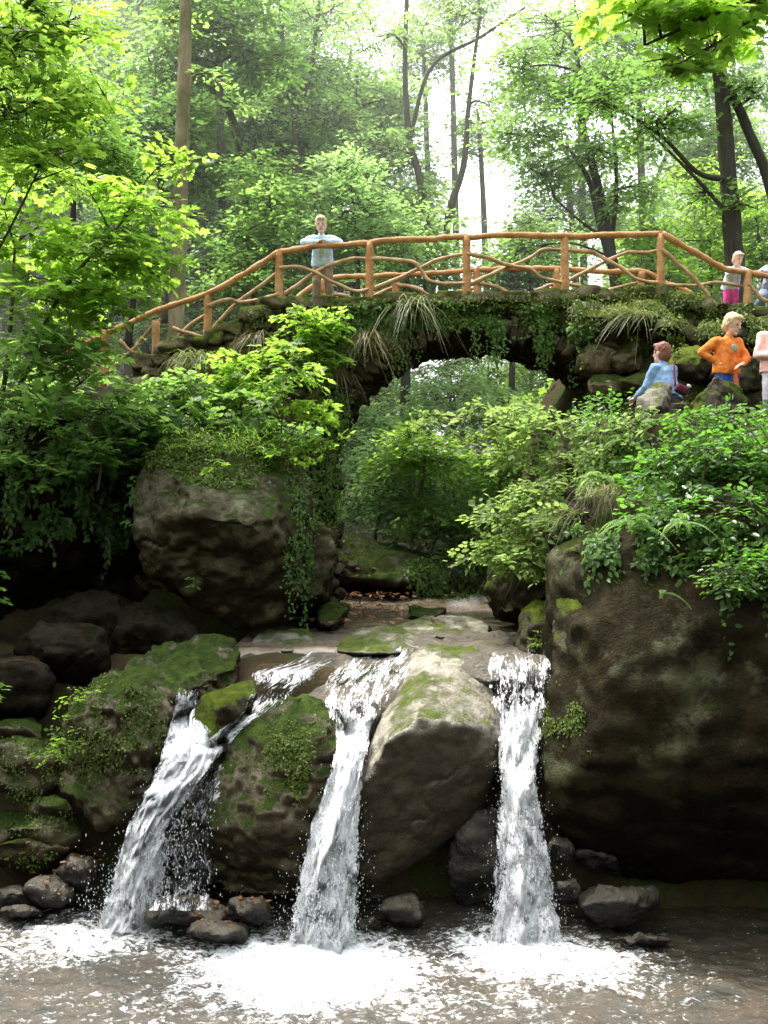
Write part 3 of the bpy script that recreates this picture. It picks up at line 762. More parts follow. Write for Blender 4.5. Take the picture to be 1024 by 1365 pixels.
# ------------------------------------------------------------------ pool, stream and falls
def wav(X, Y):
    q = np.stack([X * 1.0, Y * 1.6, 0 * X], -1).reshape(-1, 3)
    return (.018 * fbm(q * 2.2, 4, 41) + .012 * fbm(q * 9, 3, 44)).reshape(X.shape)
IMP = [(P(150, 1236, 9.35), .62, .7), (P(415, 1318, 8.75), .8, 1.3), (P(705, 1268, 9.0), .68, .85)]
IMP = [(p.x, p.y, a, b) for p, a, b in IMP]
px_ = np.arange(-6.5, 7.5, .03); py_ = np.arange(5.0, 10.8, .03)
X, Y = np.meshgrid(px_, py_)
foam = 0 * X
for x, y, r, k in IMP:
    d = np.sqrt(((X - x) / 1.5) ** 2 + ((Y - (y - .25)) / 1.0) ** 2)
    foam = np.maximum(foam, k * np.exp(-(d / r) ** 2 * 1.3))
q = np.stack([X, Y * 1.3, 0 * X], -1).reshape(-1, 3)
foam = foam + .2 * ss(-.2, .5, fbm(q * .9, 3, 50).reshape(X.shape)) * ss(3.6, 1.8, X)
foam = foam * (1 - .45 * ss(2.2, 3.6, X))
chop = fbm(q * 11, 3, 52).reshape(X.shape)
Z = wav(X, Y) + np.clip(foam, 0, 1) * (.035 * chop + .02)
V = np.stack([X, Y, Z], -1).reshape(-1, 3)
me = mesh_from('water', V, [gridF(len(px_), len(py_))], True)
at = me.attributes.new('foam', 'FLOAT', 'POINT'); at.data.foreach_set('value', foam.ravel().astype(np.float32))

t = NT('pool_water'); pos = t.pos(); at = t.n('Attribute'); at.attribute_name = 'foam'; fo = at.outputs['Fac']
mp = t.n('Mapping'); mp.inputs['Scale'].default_value = (1, 1.5, 1); t.t.links.new(pos, mp.inputs['Vector']); mv = mp.outputs[0]
n1 = t.noise(mv, 8, 6, .7, .8); n2 = t.noise(mv, 26, 5, .7, .6); n3 = t.noise(mv, 2.2, 4, .6)
base = t.ramp(n3, [(.3, (.026, .028, .02)), (.7, (.07, .052, .032))])
f = t.math('ADD', t.math('MULTIPLY', fo, 1.05), t.math('ADD', t.math('MULTIPLY', t.math('SUBTRACT', n1, .5), 2.4), t.math('MULTIPLY', t.math('SUBTRACT', n2, .5), 1.7)))
mask = t.maprange(f, .34, .92)
bn = t.bump(t.math('ADD', n2, t.math('MULTIPLY', n1, .6)), .6, .03)
wtr = t.principled(base, .08, bn, .6)
fm = t.principled((.82, .84, .84), .7, bn, .2)
ms = t.n('MixShader'); t.set(ms.inputs[0], mask); t.t.links.new(wtr, ms.inputs[1]); t.t.links.new(fm, ms.inputs[2])
tag(link('water', me, t.done(ms.outputs[0])), kind='structure')

# shallow stream on the ledge
xs = np.arange(-1.75, 2.05, .04); ys = np.arange(10.2, 21, .05)
X, Y = np.meshgrid(xs, ys)
q = np.stack([X, Y * .5, 0 * X], -1).reshape(-1, 3)
Z = 2.335 + .012 * fbm(q * 5, 3, 61).reshape(X.shape) + .05 * np.maximum(0, Y - 17) - .6 * ss(11.5, 11.0, Y + .9 * ss(.85, 1.1, X)) 
t = NT('shallow_stream'); pos = t.pos(); n1 = t.noise(pos, 9, 6, .7); n3 = t.noise(pos, 2.0, 5, .6)
col = t.ramp(n3, [(.35, (.10, .075, .05)), (.65, (.24, .19, .14))])
bn = t.bump(n1, .5, .03)
M['stream'] = t.done(t.principled(col, .12, bn, .6))
keep = gridF(len(xs), len(ys))
tag(link('stream_water', mesh_from('stream_water', np.stack([X, Y, Z], -1).reshape(-1, 3), [keep], True), M['stream']), kind='structure')

def fall_mat(name, dens):
    t = NT(name); uv = t.n('UVMap').outputs[0]
    at = t.n('Attribute'); at.attribute_name = 'dens'; de = at.outputs['Fac']
    def st(sx, sy, sc, d=5, dist=.0):
        mp = t.n('Mapping'); mp.inputs['Scale'].default_value = (sx, sy, 1); t.t.links.new(uv, mp.inputs['Vector'])
        return t.noise(mp.outputs[0], sc, d, .65, dist)
    n1 = st(1, .16, 42); n2 = st(1, .35, 90, 4, .4); n3 = st(1, .5, 10, 4, .5)
    s = t.math('ADD', t.math('MULTIPLY', t.math('SUBTRACT', n1, .5), 1.5), t.math('ADD', t.math('MULTIPLY', t.math('SUBTRACT', n2, .5), 1.6), t.math('MULTIPLY', t.math('SUBTRACT', n3, .5), 2.2)))
    a = t.maprange(t.math('ADD', de, s), .5 - dens, .85 - dens)
    d = t.n('BsdfDiffuse'); d.inputs['Color'].default_value = (.97, .975, .98, 1)
    tr = t.n('BsdfTranslucent'); tr.inputs['Color'].default_value = (.97, .975, .98, 1)
    bn = t.bump(t.math('ADD', n1, n2), 1.0, .10)
    va = t.n('VectorMath', operation='ADD'); t.t.links.new(bn, va.inputs[0]); va.inputs[1].default_value = (0, 0, 1.2)
    vn = t.n('VectorMath', operation='NORMALIZE'); t.t.links.new(va.outputs[0], vn.inputs[0]); up = vn.outputs[0]
    t.t.links.new(up, d.inputs['Normal'])
    g = t.n('BsdfGlossy'); g.inputs['Roughness'].default_value = .2; t.t.links.new(bn, g.inputs['Normal'])
    m1 = t.n('MixShader'); m1.inputs[0].default_value = .15; t.t.links.new(d.outputs[0], m1.inputs[1]); t.t.links.new(tr.outputs[0], m1.inputs[2])
    m2 = t.n('MixShader'); m2.inputs[0].default_value = .08; t.t.links.new(m1.outputs[0], m2.inputs[1]); t.t.links.new(g.outputs[0], m2.inputs[2])
    tp = t.n('BsdfTransparent'); m3 = t.n('MixShader'); t.set(m3.inputs[0], a)
    t.t.links.new(tp.outputs[0], m3.inputs[1]); t.t.links.new(m2.outputs[0], m3.inputs[2])
    return t.done(m3.outputs[0])
M['fall'] = fall_mat('falling_water', .42)
M['fall_thin'] = fall_mat('thin_falling_water', .08)
t = NT('water_drops'); d = t.n('BsdfDiffuse'); d.inputs[0].default_value = (.85, .87, .9, 1); tr = t.n('BsdfTranslucent'); tr.inputs[0].default_value = (.85, .87, .9, 1)
m1 = t.n('MixShader'); m1.inputs[0].default_value = .5; t.t.links.new(d.outputs[0], m1.inputs[1]); t.t.links.new(tr.outputs[0], m1.inputs[2]); M['drop'] = t.done(m1.outputs[0])

def onrock(x, y, Y, lift=.03):
    h = hit(x, y)
    if h[0] is not None and h[0].y < Y + .6 and h[0].y > 8.3:
        return Vector(h[0]) - (Vector(h[0]) - EYE).normalized() * lift + Vector((0, 0, lift * .5))
    return P(x, y, Y)

def fall(label, strands, nspray, seed):
    """strands: lists of stations (py, xL, xR, Y, hug, dens)"""
    rg = np.random.default_rng(seed)
    root = None
    for si, st in enumerate(strands):
        st = A(st, float)
        n = 70; m = 34
        tt = np.linspace(0, 1, n) * (len(st) - 1); k = np.arange(len(st))
        q = catmull(st[:, :4], n)
        hug = np.interp(tt, k, st[:, 4]); den = np.interp(tt, k, st[:, 5])
        for layer in range(3):
            V = np.zeros((n, m, 3)); D = np.zeros((n, m)); UV = np.zeros((n, m, 2))
            grow = [0, .03, -.03][layer]
            acc = 0
            for i in range(n):
                y, xl_, xr_, Y = q[i]; c = (xl_ + xr_) / 2; hw = (xr_ - xl_) / 2 * (1.07 + grow)
                if i: acc += abs(y - q[i - 1][0]) / F * Y * 1.1
                for j in range(m):
                    u = j / (m - 1) * 2 - 1
                    x = c + u * hw
                    p = P(x, y, Y - .10 * (1 - u * u) - .05 * (layer - 1)); hg = min(1, max(0, hug[i] * 1.6 - .3))
                    if hg > 0: p = p.lerp(onrock(x, y, Y, .02 + .012 * layer), hg)
                    V[i, j] = p; D[i, j] = den[i] * (1 - .8 * abs(u) ** 2.6) - .3 * (abs(u) > .97)
                    UV[i, j] = (u * hw / F * Y + layer * 3.3 + seed, acc)
            ff = V.reshape(-1, 3)
            uq = np.concatenate([UV.reshape(-1, 2) * A([9, 2.6]), np.full((n * m, 1), layer * 5.)], 1)
            fr = (np.repeat(1 - hug, m) * .9 + .12)
            ff = ff + A([0, -1, .2]) * (fr * .085 * fbm(uq, 3, seed + layer))[:, None] + A([1, 0, 0]) * (fr * .03 * fbm(uq + 31, 3, seed + 7))[:, None]
            ff = ff - A([0, 1, 0]) * (fr * .03 * fbm(uq * 3.1, 2, seed + 3))[:, None]
            if root is None:
                root = empty('waterfall', ff[-m // 2], label, 'waterfall')
            me = mesh_from('water_sheet', ff - A(root.location), [gridF(m, n)], True)
            uvl = me.uv_layers.new(name='UVMap'); li = np.empty(len(me.loops), np.int32); me.loops.foreach_get('vertex_index', li)
            uvl.data.foreach_set('uv', UV.reshape(-1, 2)[li].astype(np.float32).ravel())
            a = me.attributes.new('dens', 'FLOAT', 'POINT'); a.data.foreach_set('value', D.ravel().astype(np.float32))
            link('water_sheet', me, M['fall'] if layer == 0 else M['fall_thin'], root)
    # flying drops
    mb = MB(); V0, F0 = ico(1)
    for st, cnt in nspray:
        st = A(st, float); k = np.arange(len(st))
        for _ in range(cnt):
            t_ = rg.beta(2.2, 1.1) * (len(st) - 1)
            y, xl_, xr_, Y = [np.interp(t_, k, st[:, c]) for c in range(4)]
            u = np.clip(rg.normal() * .62, -1.6, 1.6); fall_ = t_ / (len(st) - 1)
            x = (xl_ + xr_) / 2 + u * (xr_ - xl_) / 2 * (1 + .12 * fall_)
            r = rg.uniform(.0018, .0052) * (1 if abs(u) < 1 else .7)
            p = A(P(x, y + rg.normal() * 6, Y - .1 * (1 - min(1, u * u)) - .06 + rg.normal() * .05))
            mb.add(V0 * A([r, r, r * rg.uniform(1.2, 4)]) @ rotm(0, rg.normal() * .2, 0).T + p, F0)
    V, Fs = mb.arrays()
    o = link('spray', mesh_from('spray', V - A(root.location), Fs, True), M['drop'], root); o['kind'] = 'stuff'
    return root

F1 = [(1000, 226, 300, 9.75), (1040, 200, 276, 9.55), (1100, 180, 240, 9.45), (1160, 156, 222, 9.4), (1236, 130, 208, 9.35)]
fall('leftmost waterfall splitting round a small mossy boulder and fanning over dark rock', [
    [(862, 425, 470, 11.4, 1, -.2), (884, 385, 440, 10.9, 1, -.1), (897, 342, 420, 10.5, 1, .42), (909, 340, 414, 10.5, 1, .28), (922, 333, 392, 10.4, 1, -.15), (938, 330, 378, 10.2, 1, .22), (954, 322, 350, 10.0, 1, .25), (972, 298, 324, 9.85, 1, .45), (992, 270, 306, 9.7, .8, .6), (1012, 250, 290, 9.6, .3, .5)],
    [(962, 228, 266, 9.95, 1, .6), (982, 226, 284, 9.75, .6, .85), (1002, 222, 288, 9.64, .2, 1.),
     (1024, 212, 276, 9.55, 0, 1.), (1055, 196, 250, 9.42, 0, 1.), (1100, 176, 226, 9.4, 0, 1.), (1150, 156, 216, 9.36, 0, .88), (1205, 140, 210, 9.34, 0, .8), (1242, 130, 210, 9.33, 0, .9)],
    [(915, 240, 262, 10.4, 1, -.3), (928, 236, 264, 10.2, 1, .35), (950, 232, 260, 9.9, 1, .7), (980, 226, 262, 9.7, .4, .95), (1015, 218, 260, 9.58, 0, .9)],
    [(1020, 262, 300, 9.6, 1, .1), (1060, 215, 292, 9.6, 1, .1), (1110, 205, 282, 9.6, 1, .05), (1170, 205, 280, 9.5, 1, .0), (1215, 190, 280, 9.3, 1, .2)]],
    [(F1, 1500), ([(1100, 120, 200, 9.3), (1170, 100, 190, 9.25), (1225, 90, 230, 9.2)], 220), ([(1050, 230, 300, 9.4), (1120, 220, 290, 9.35), (1200, 200, 290, 9.2)], 220)], 101)
F2 = [(985, 446, 490, 9.4), (1050, 436, 480, 9.2), (1120, 414, 476, 9.1), (1190, 396, 476, 9.02), (1262, 388, 474, 9.0)]
fall('central brightest waterfall dropping between two boulders', [
    [(862, 490, 552, 11.4, 1, -.1), (884, 462, 546, 10.9, 1, .08), (905, 440, 538, 10.5, 1, .16), (930, 432, 518, 10.15, 1, .2), (955, 440, 502, 9.85, 1, .3), (978, 448, 492, 9.6, 1, .7), (1000, 446, 488, 9.4, 0, 1.05),
     (1040, 438, 482, 9.24, 0, 1.15), (1090, 424, 478, 9.14, 0, 1.15), (1140, 408, 476, 9.07, 0, 1.05), (1190, 398, 475, 9.02, 0, .95), (1240, 392, 472, 9.0, 0, 1.), (1285, 384, 474, 8.97, 0, 1.1)]],
    [(F2, 2200)], 102)
F3 = [(930, 660, 734, 9.85), (985, 666, 720, 9.6), (1050, 667, 718, 9.45), (1120, 666, 726, 9.3), (1190, 660, 736, 9.2), (1255, 652, 746, 9.1)]
fall('rightmost tall straight waterfall beside the dark cliff rock', [
    [(856, 664, 730, 11.2, 1, -.5), (870, 654, 739, 10.5, 1, -.15), (884, 654, 738, 10.1, 0, .22), (900, 656, 737, 9.95, 0, .22), (930, 658, 733, 9.8, 0, .2), (955, 662, 724, 9.7, 0, .55), (985, 665, 718, 9.58, 0, .85),
     (1030, 667, 715, 9.46, 0, .85), (1090, 667, 720, 9.34, 0, .75), (1150, 664, 732, 9.24, 0, .7), (1205, 660, 740, 9.15, 0, .75), (1262, 654, 746, 9.08, 0, 1.0)]],
    [(F3, 2200)], 103)

# fallen leaves on the bed and bank
mb = MB(); n = 900
x = RNG.uniform(-1.4, 1.6, n); y = RNG.uniform(12.6, 18, n)
k = (x < .1 + .5 * RNG.normal(size=n)); x = x[k]; y = y[k]
z = A([ (lambda r: r[0].z if r[0] is not None else 2.5)(BVH.ray_cast(Vector((a, b, 4.2)), Vector((0, 0, -1)))) for a, b in zip(x, y)])
pos = np.stack([x, y, np.maximum(z, 2.49) + .012], -1)
leaves(mb, 'oval', pos, RNG.normal(size=(len(x), 3)) * A([1, 1, .1]), A([0, 0, 1.]) + .3 * RNG.normal(size=(len(x), 3)), RNG.uniform(.05, .11, len(x)))
cnt = 0; ps = []
while len(ps) < 260:
    qx, qy = random.choice([(random.uniform(255, 420), random.uniform(1185, 1235)), (random.uniform(540, 680), random.uniform(1110, 1230)), (random.uniform(20, 130), random.uniform(1120, 1200))])
    h = hit(qx, qy)
    if h[0] is not None and h[1].z > .1: ps.append(h[0] + h[1] * .01)
    cnt += 1
    if cnt > 5000: break
ps = A([list(p) for p in ps])
leaves(mb, 'oval', ps, RNG.normal(size=ps.shape) * A([1, 1, .1]), A([0, 0, 1.]) + .4 * RNG.normal(size=ps.shape), RNG.uniform(.03, .075, len(ps)))
tag(link('fallen_leaves', mb.mesh('fallen_leaves'), M['litter']), 'scattered red-brown fallen leaves on the stream bed', 'leaves', kind='stuff')
# ------------------------------------------------------------------ rustic railings
def railing(label, Y, posts, rails, branches, pr=.062):
    base = P(630, 400, Y); root = empty('wooden_railing', base, label, 'railing')
    b = A(base)
    for i, (x, y0, y1) in enumerate(posts):
        mb = MB(); c = catmull([P(x + random.uniform(-1, 1), y1 + 8, Y), P(x, (y0 + y1) / 2, Y), P(x, y0, Y)], 9)
        tube(mb, c - b, pr * 1.05, pr * .95, 12, .2, i); link('post', mb.mesh('post', True), M['wood'], root)
    for i, (pts, r) in enumerate(rails):
        mb = MB(); c = catmull([P(x, y, Y + .0) for x, y in pts], 10 * len(pts))
        c = c + .012 * np.stack([0 * c[:, 0], vnoise(c * 3 + i, 5), vnoise(c * 3 + 9 + i, 6)], -1)
        tube(mb, c - b, r, r * .9, 12, .22, i + 20); link('top_rail', mb.mesh('top_rail', True), M['wood'], root)
    for i, (pts, r) in enumerate(branches):
        mb = MB(); off = .035 * (1 if i % 2 else -1)
        c = catmull([P(x, y, Y + off) for x, y in pts], 8 * len(pts))
        c = c + .014 * np.stack([0 * c[:, 0], vnoise(c * 4 + i * 3, 15), vnoise(c * 4 + 9 + i * 3, 16)], -1)
        tube(mb, c - b, r * 1.1, r * .85, 9, .26, i + 40); link('branch', mb.mesh('branch', True), M['branch'], root)
    return root
R1 = .030
fr_posts = [(85, 476, 520), (140, 440, 510), (208, 428, 486), (277, 391, 452), (372, 334, 412), (493, 323, 402), (622, 315, 399), (753, 315, 397), (881, 312, 394), (997, 360, 430), (1075, 385, 450)]
fr_rails = [([(70, 482), (140, 446), (207, 416), (277, 391), (330, 362), (372, 336)], .048), ([(372, 335), (430, 328), (493, 323), (560, 319), (622, 316)], .048), ([(622, 316), (690, 313), (753, 315), (820, 313), (882, 312)], .048), ([(882, 312), (930, 338), (965, 357), (997, 363), (1040, 372), (1085, 388)], .048)]
fr_br = [
    ([(372, 357), (396, 356), (418, 363), (450, 379), (478, 388), (493, 386)], R1), ([(374, 397), (418, 365), (442, 352), (470, 345), (493, 344)], R1),
    ([(493, 344), (546, 349), (561, 359), (577, 377), (622, 377)], R1), ([(493, 388), (561, 357), (592, 344), (622, 337)], R1),
    ([(622, 337), (654, 344), (674, 352), (705, 359), (722, 370), (753, 377)], R1), ([(622, 382), (659, 364), (705, 344), (725, 333), (753, 333)], R1),
    ([(753, 333), (787, 336), (807, 346), (828, 357), (848, 372), (881, 377)], R1), ([(753, 377), (787, 359), (833, 337), (858, 337), (881, 333)], R1),
    ([(881, 332), (910, 357), (935, 382), (963, 416)], R1), ([(881, 379), (925, 381), (956, 377), (997, 382)], R1 * .9),
    ([(277, 408), (305, 399), (326, 402), (372, 393)], R1), ([(279, 444), (314, 406), (342, 385), (372, 361)], R1),
    ([(230, 438), (250, 443), (277, 451)], R1), ([(208, 476), (232, 455), (255, 432), (277, 418)], R1), ([(160, 456), (178, 470), (208, 477)], R1), ([(181, 460), (204, 435), (215, 425)], R1), ([(140, 500), (165, 478), (185, 458)], R1 * .9), ([(85, 500), (110, 492), (140, 498)], R1 * .9),
    ([(997, 378), (1008, 390), (1017, 400), (1040, 404)], R1)]
railing('peeled orange-brown timber railing with crossing wavy branches along the near edge of the bridge', Yf + .05, fr_posts, fr_rails, fr_br)
bk_posts = [(528, 372, 412), (636, 358, 404), (742, 358, 404), (855, 362, 404), (430, 372, 412), (945, 400, 428)]
bk_rails = [([(340, 430), (380, 409), (420, 380), (445, 370), (493, 368), (560, 365), (636, 360)], .046), ([(636, 360), (690, 358), (742, 358), (800, 362), (855, 362), (885, 376), (920, 391), (952, 417)], .05)]
bk_br = [([(430, 393), (452, 393), (470, 397), (484, 404)], R1), ([(484, 402), (500, 394), (528, 380)], R1), ([(528, 378), (556, 385), (584, 400)], R1), ([(586, 400), (606, 390), (636, 384)], R1),
         ([(636, 377), (669, 385), (692, 399)], R1), ([(692, 399), (720, 385), (742, 378)], R1), ([(742, 376), (776, 382), (802, 393)], R1), ([(794, 394), (828, 382), (855, 377)], R1)]
railing('second lower-looking timber railing along the far edge of the bridge', Yk - .15, bk_posts, bk_rails, bk_br)

# ------------------------------------------------------------------ plants on and around the bridge
def clump(name, label, cat, px, py, Y, n, L, spread, mat, droop=1.1, wid=.008, lean=(0, -.25, 0), group=None, up=1.0, seed=0):
    """tuft of arching blades"""
    rg = np.random.default_rng(seed); base = A(P(px, py, Y)); root_p = base
    mb = MB(); K = 6
    o = rg.normal(size=(n, 3)) * A([spread, spread * .4, spread * .25])
    d = nrm(A([0, 0, up]) + A(lean) + rg.normal(size=(n, 3)) * A([.75, .5, .45]))
    Ls = L * rg.uniform(.25, 1.2, n); w = wid * rg.uniform(.6, 1.3, n)
    hz = nrm(np.cross(d, A([0, 0, 1.]) + .3 * rg.normal(size=(n, 3))))
    out = nrm(d * A([1, 1, 0]) + A(lean) * .6 + 1e-3)
    V = np.zeros((n, K, 2, 3))
    for k in range(K):
        t_ = k / (K - 1)
        p = o + d * (Ls * t_)[:, None] + out * (Ls * .45 * t_ ** 2)[:, None] - A([0, 0, 1]) * (Ls * droop * t_ ** 2.2)[:, None]
        ww = w * (1 - t_ ** 2 * .95)
        V[:, k, 0] = p - hz * ww[:, None]; V[:, k, 1] = p + hz * ww[:, None]
    i = (np.arange(n) * K * 2)[:, None]; k = (np.arange(K - 1) * 2)[None]
    Q = np.stack([i + k, i + k + 1, i + k + 3, i + k + 2], -1).reshape(-1, 4)
    mb.add(V.reshape(-1, 3), Q)
    return tag(link(name, mb.mesh(name), M[mat], loc=root_p), label, cat, group)
Gg = 'grass tufts hanging from the masonry and rocks'
clump('grass_tuft', 'pale dry drooping grass tuft on the bridge wall below the second rail post', 'grass tuft', 492, 452, 14.8, 260, .62, .09, 'grass_dry', 1.5, .007, group=Gg, seed=1)
clump('grass_tuft', 'long-bladed green grass tuft hanging over the arch crown left of its middle', 'grass tuft', 553, 412, 14.85, 150, .75, .10, 'grass', 1.5, .009, group=Gg, seed=2)
clump('grass_tuft', 'grey-green grass sweeping left over the mossy hump right of the arch', 'grass tuft', 848, 425, 14.4, 260, .62, .14, 'grass', 1.1, .006, (-.7, -.3, 0), group=Gg, seed=3)
clump('grass_tuft', 'straw-coloured tuft at the left end of the bridge by the loose coping stones', 'grass tuft', 345, 452, 14.7, 170, .5, .10, 'grass_dry', 1.5, .007, group=Gg, seed=4)
clump('grass_tuft', 'straggly tuft on the bank left of the bridge corner bush', 'grass tuft', 262, 480, 14.4, 160, .55, .14, 'grass', 1.3, .007, group=Gg, seed=5)
clump('grass_tuft', 'brown hanging tuft on the left haunch of the arch', 'grass tuft', 448, 500, 14.8, 110, .5, .07, 'grass_dry', 1.7, .006, group=Gg, seed=6)
clump('grass_tuft', 'dry roots and grass spilling over the right bank below the bushes', 'grass tuft', 822, 655, 10.6, 110, .4, .16, 'grass_dry', 1.6, .006, (-.2, -.4, 0), group=Gg, seed=7)
clump('grass_tuft', 'fine green grass on the mossy top of the great bulging rock', 'grass tuft', 300, 590, 12.3, 500, .2, .42, 'lf_lime', .9, .005, group=Gg, seed=8)['kind'] = 'stuff'
clump('grass_tuft', 'yellowish grass on the bank rock by the stream under the sapling', 'grass tuft', 712, 752, 11.9, 120, .4, .16, 'grass', 1.5, .006, (-.4, -.2, 0), group=Gg, seed=9)
clump('grass_tuft', 'spray of yellow-green blades at the edge of the bank above the stream', 'grass tuft', 768, 690, 10.9, 90, .45, .16, 'grass', 1.4, .006, (-.6, -.2, 0), group=Gg, seed=10)

def creeper(name, label, cat, poly, n, kind, size, mat, group=None, hang=0, seed=0, dens_noise=.0, lift=.05, wmat=True):
    """leaves that lie on the rock or masonry seen inside an outline"""
    rg = np.random.default_rng(seed); poly = A(poly, float)
    def inside(x, y):
        c = False; j = len(poly) - 1
        for i in range(len(poly)):
            xi, yi = poly[i]; xj, yj = poly[j]
            if (yi > y) != (yj > y) and x < (xj - xi) * (y - yi) / (yj - yi) + xi: c = not c
            j = i
        return c
    lo, hi = poly.min(0), poly.max(0); P_ = []; N_ = []; tries = 0
    while len(P_) < n and tries < n * 12:
        tries += 1
        x, y = rg.uniform(lo, hi)
        if not inside(x, y): continue
        if dens_noise and vnoise(A([[x / 22., y / 22., seed]]), seed)[0] + rg.normal() * .25 < -dens_noise + .3: continue
        h = hit(x, y)
        if h[0] is None or h[0].y > 20: continue
        P_.append(list(h[0] + h[1] * abs(rg.normal()) * lift)); N_.append(list(h[1]))
    if not P_: return None
    P_ = A(P_); N_ = A(N_)
    mb = MB()
    d = A([0, -.3, -.7]) + rg.normal(size=P_.shape) * .7
    nn = N_ * .8 + A([0, -.1, .6]) + rg.normal(size=P_.shape) * .35
    leaves(mb, kind, P_, d, nn, size * rg.uniform(.5, 1.2, len(P_)))
    if hang:
        idx = rg.choice(len(P_), min(hang, len(P_)), replace=False)
        for i in idx:
            L = rg.uniform(.25, .8); m = int(L / .035)
            z = np.linspace(0, L, m); pts = P_[i] + np.stack([.03 * np.sin(z * 9 + i), -.06 + 0 * z, -z], -1) + rg.normal(size=(m, 3)) * .02
            leaves(mb, kind, pts, A([0, -.3, -1]) + rg.normal(size=pts.shape) * .6, A([0, -1, .5]) + rg.normal(size=pts.shape) * .4, size * rg.uniform(.6, 1.1, m))
    c = P_.mean(0); V, Fs = mb.arrays()
    return tag(link(name, mesh_from(name, V - c, Fs), M[mat], loc=c), label, cat, group)
Gc = 'creepers clinging to stone'
creeper('creeper', 'small-leaved creeper over the crown of the arch right of its middle', 'creeper', [(640, 408), (800, 404), (790, 440), (740, 470), (700, 452), (650, 445)], 4200, 'oval', .065, 'lf_mid', Gc, 40, 21, .05)
creeper('creeper', 'sparse creeper on the wall between the two long grass tufts', 'creeper', [(470, 402), (640, 402), (640, 440), (560, 440), (480, 470), (440, 500), (430, 430)], 3600, 'oval', .06, 'lf_mid', Gc, 40, 22, .0)
creeper('creeper', 'bright moss and small leaves on the stones at the right end of the bridge', 'creeper', [(760, 398), (1024, 400), (1024, 470), (870, 480), (830, 440), (770, 440)], 3200, 'oval', .05, 'moss_leaf', Gc, 10, 23, .15)
creeper('ivy', 'dark ivy trailing down beside the great bulging rock at the foot of the arch', 'ivy', [(380, 620), (420, 640), (416, 800), (385, 790), (370, 700)], 900, 'oval', .055, 'lf_deep', Gc, 14, 24, .1)
creeper('creeper', 'green plants and moss covering the top of the great bulging rock', 'creeper', [(190, 595), (250, 572), (380, 590), (410, 660), (360, 650), (270, 650), (200, 630)], 3400, 'oval', .05, 'moss_leaf', Gc, 0, 25, .2)
creeper('creeper', 'dark plants hanging over the shadowed rock wall in the left hollow', 'creeper', [(0, 590), (190, 590), (180, 700), (150, 760), (100, 720), (0, 740)], 2600, 'oval', .09, 'lf_deep', Gc, 22, 26, .1)
creeper('creeper', 'tiny leaves on the front of the rounded moss-patched boulder', 'creeper', [(360, 975), (405, 968), (420, 1000), (400, 1070), (370, 1080), (345, 1040)], 900, 'oval', .035, 'moss_leaf', Gc, 0, 27, .25, .02)
creeper('creeper', 'moss and small leaves over the front of the large green boulder', 'creeper', [(85, 935), (150, 890), (225, 930), (220, 1000), (180, 1030), (110, 1050), (85, 1010)], 2200, 'oval', .035, 'moss_leaf', Gc, 0, 28, .25, .02)
creeper('creeper', 'moss tufts on the left edge of the cliff rock beside the right waterfall', 'creeper', [(735, 900), (780, 940), (790, 1000), (740, 1010), (722, 985)], 700, 'oval', .035, 'moss_leaf', Gc, 0, 29, .2, .02)
creeper('creeper', 'leafy fringe hanging over the brow of the dark cliff rock', 'creeper', [(745, 700), (1024, 690), (1024, 800), (960, 770), (880, 760), (800, 750), (750, 760)], 2600, 'oval', .075, 'lf_deep', Gc, 90, 30, .1)
creeper('creeper', 'ivy on the masonry of the left abutment below the corner bush', 'creeper', [(300, 470), (440, 450), (440, 560), (400, 610), (320, 580)], 2200, 'oval', .075, 'lf_mid', Gc, 30, 31, .1)
creeper('creeper', 'creeper over the left pier of the arch', 'creeper', [(425, 530), (470, 520), (456, 600), (452, 700), (412, 700)], 1500, 'oval', .065, 'lf_mid', Gc, 24, 34, .0)
creeper('creeper', 'yellow-green plants covering the earthy bank below the denim-jacketed person', 'creeper', [(765, 550), (870, 550), (850, 650), (770, 665)], 2200, 'oval', .07, 'lf_yellow', Gc, 20, 38, .0)
creeper('creeper', 'green cover over the stepped rocks left of the pool', 'creeper', [(0, 980), (80, 990), (100, 1100), (60, 1160), (0, 1160)], 1100, 'oval', .03, 'moss_leaf', Gc, 0, 32, .2, .02)
creeper('ivy', 'ivy curtain hanging from the low undercut boulder behind the arch', 'ivy', [(540, 745), (640, 745), (640, 800), (590, 800), (545, 770)], 500, 'oval', .09, 'lf_mid', Gc, 40, 33)

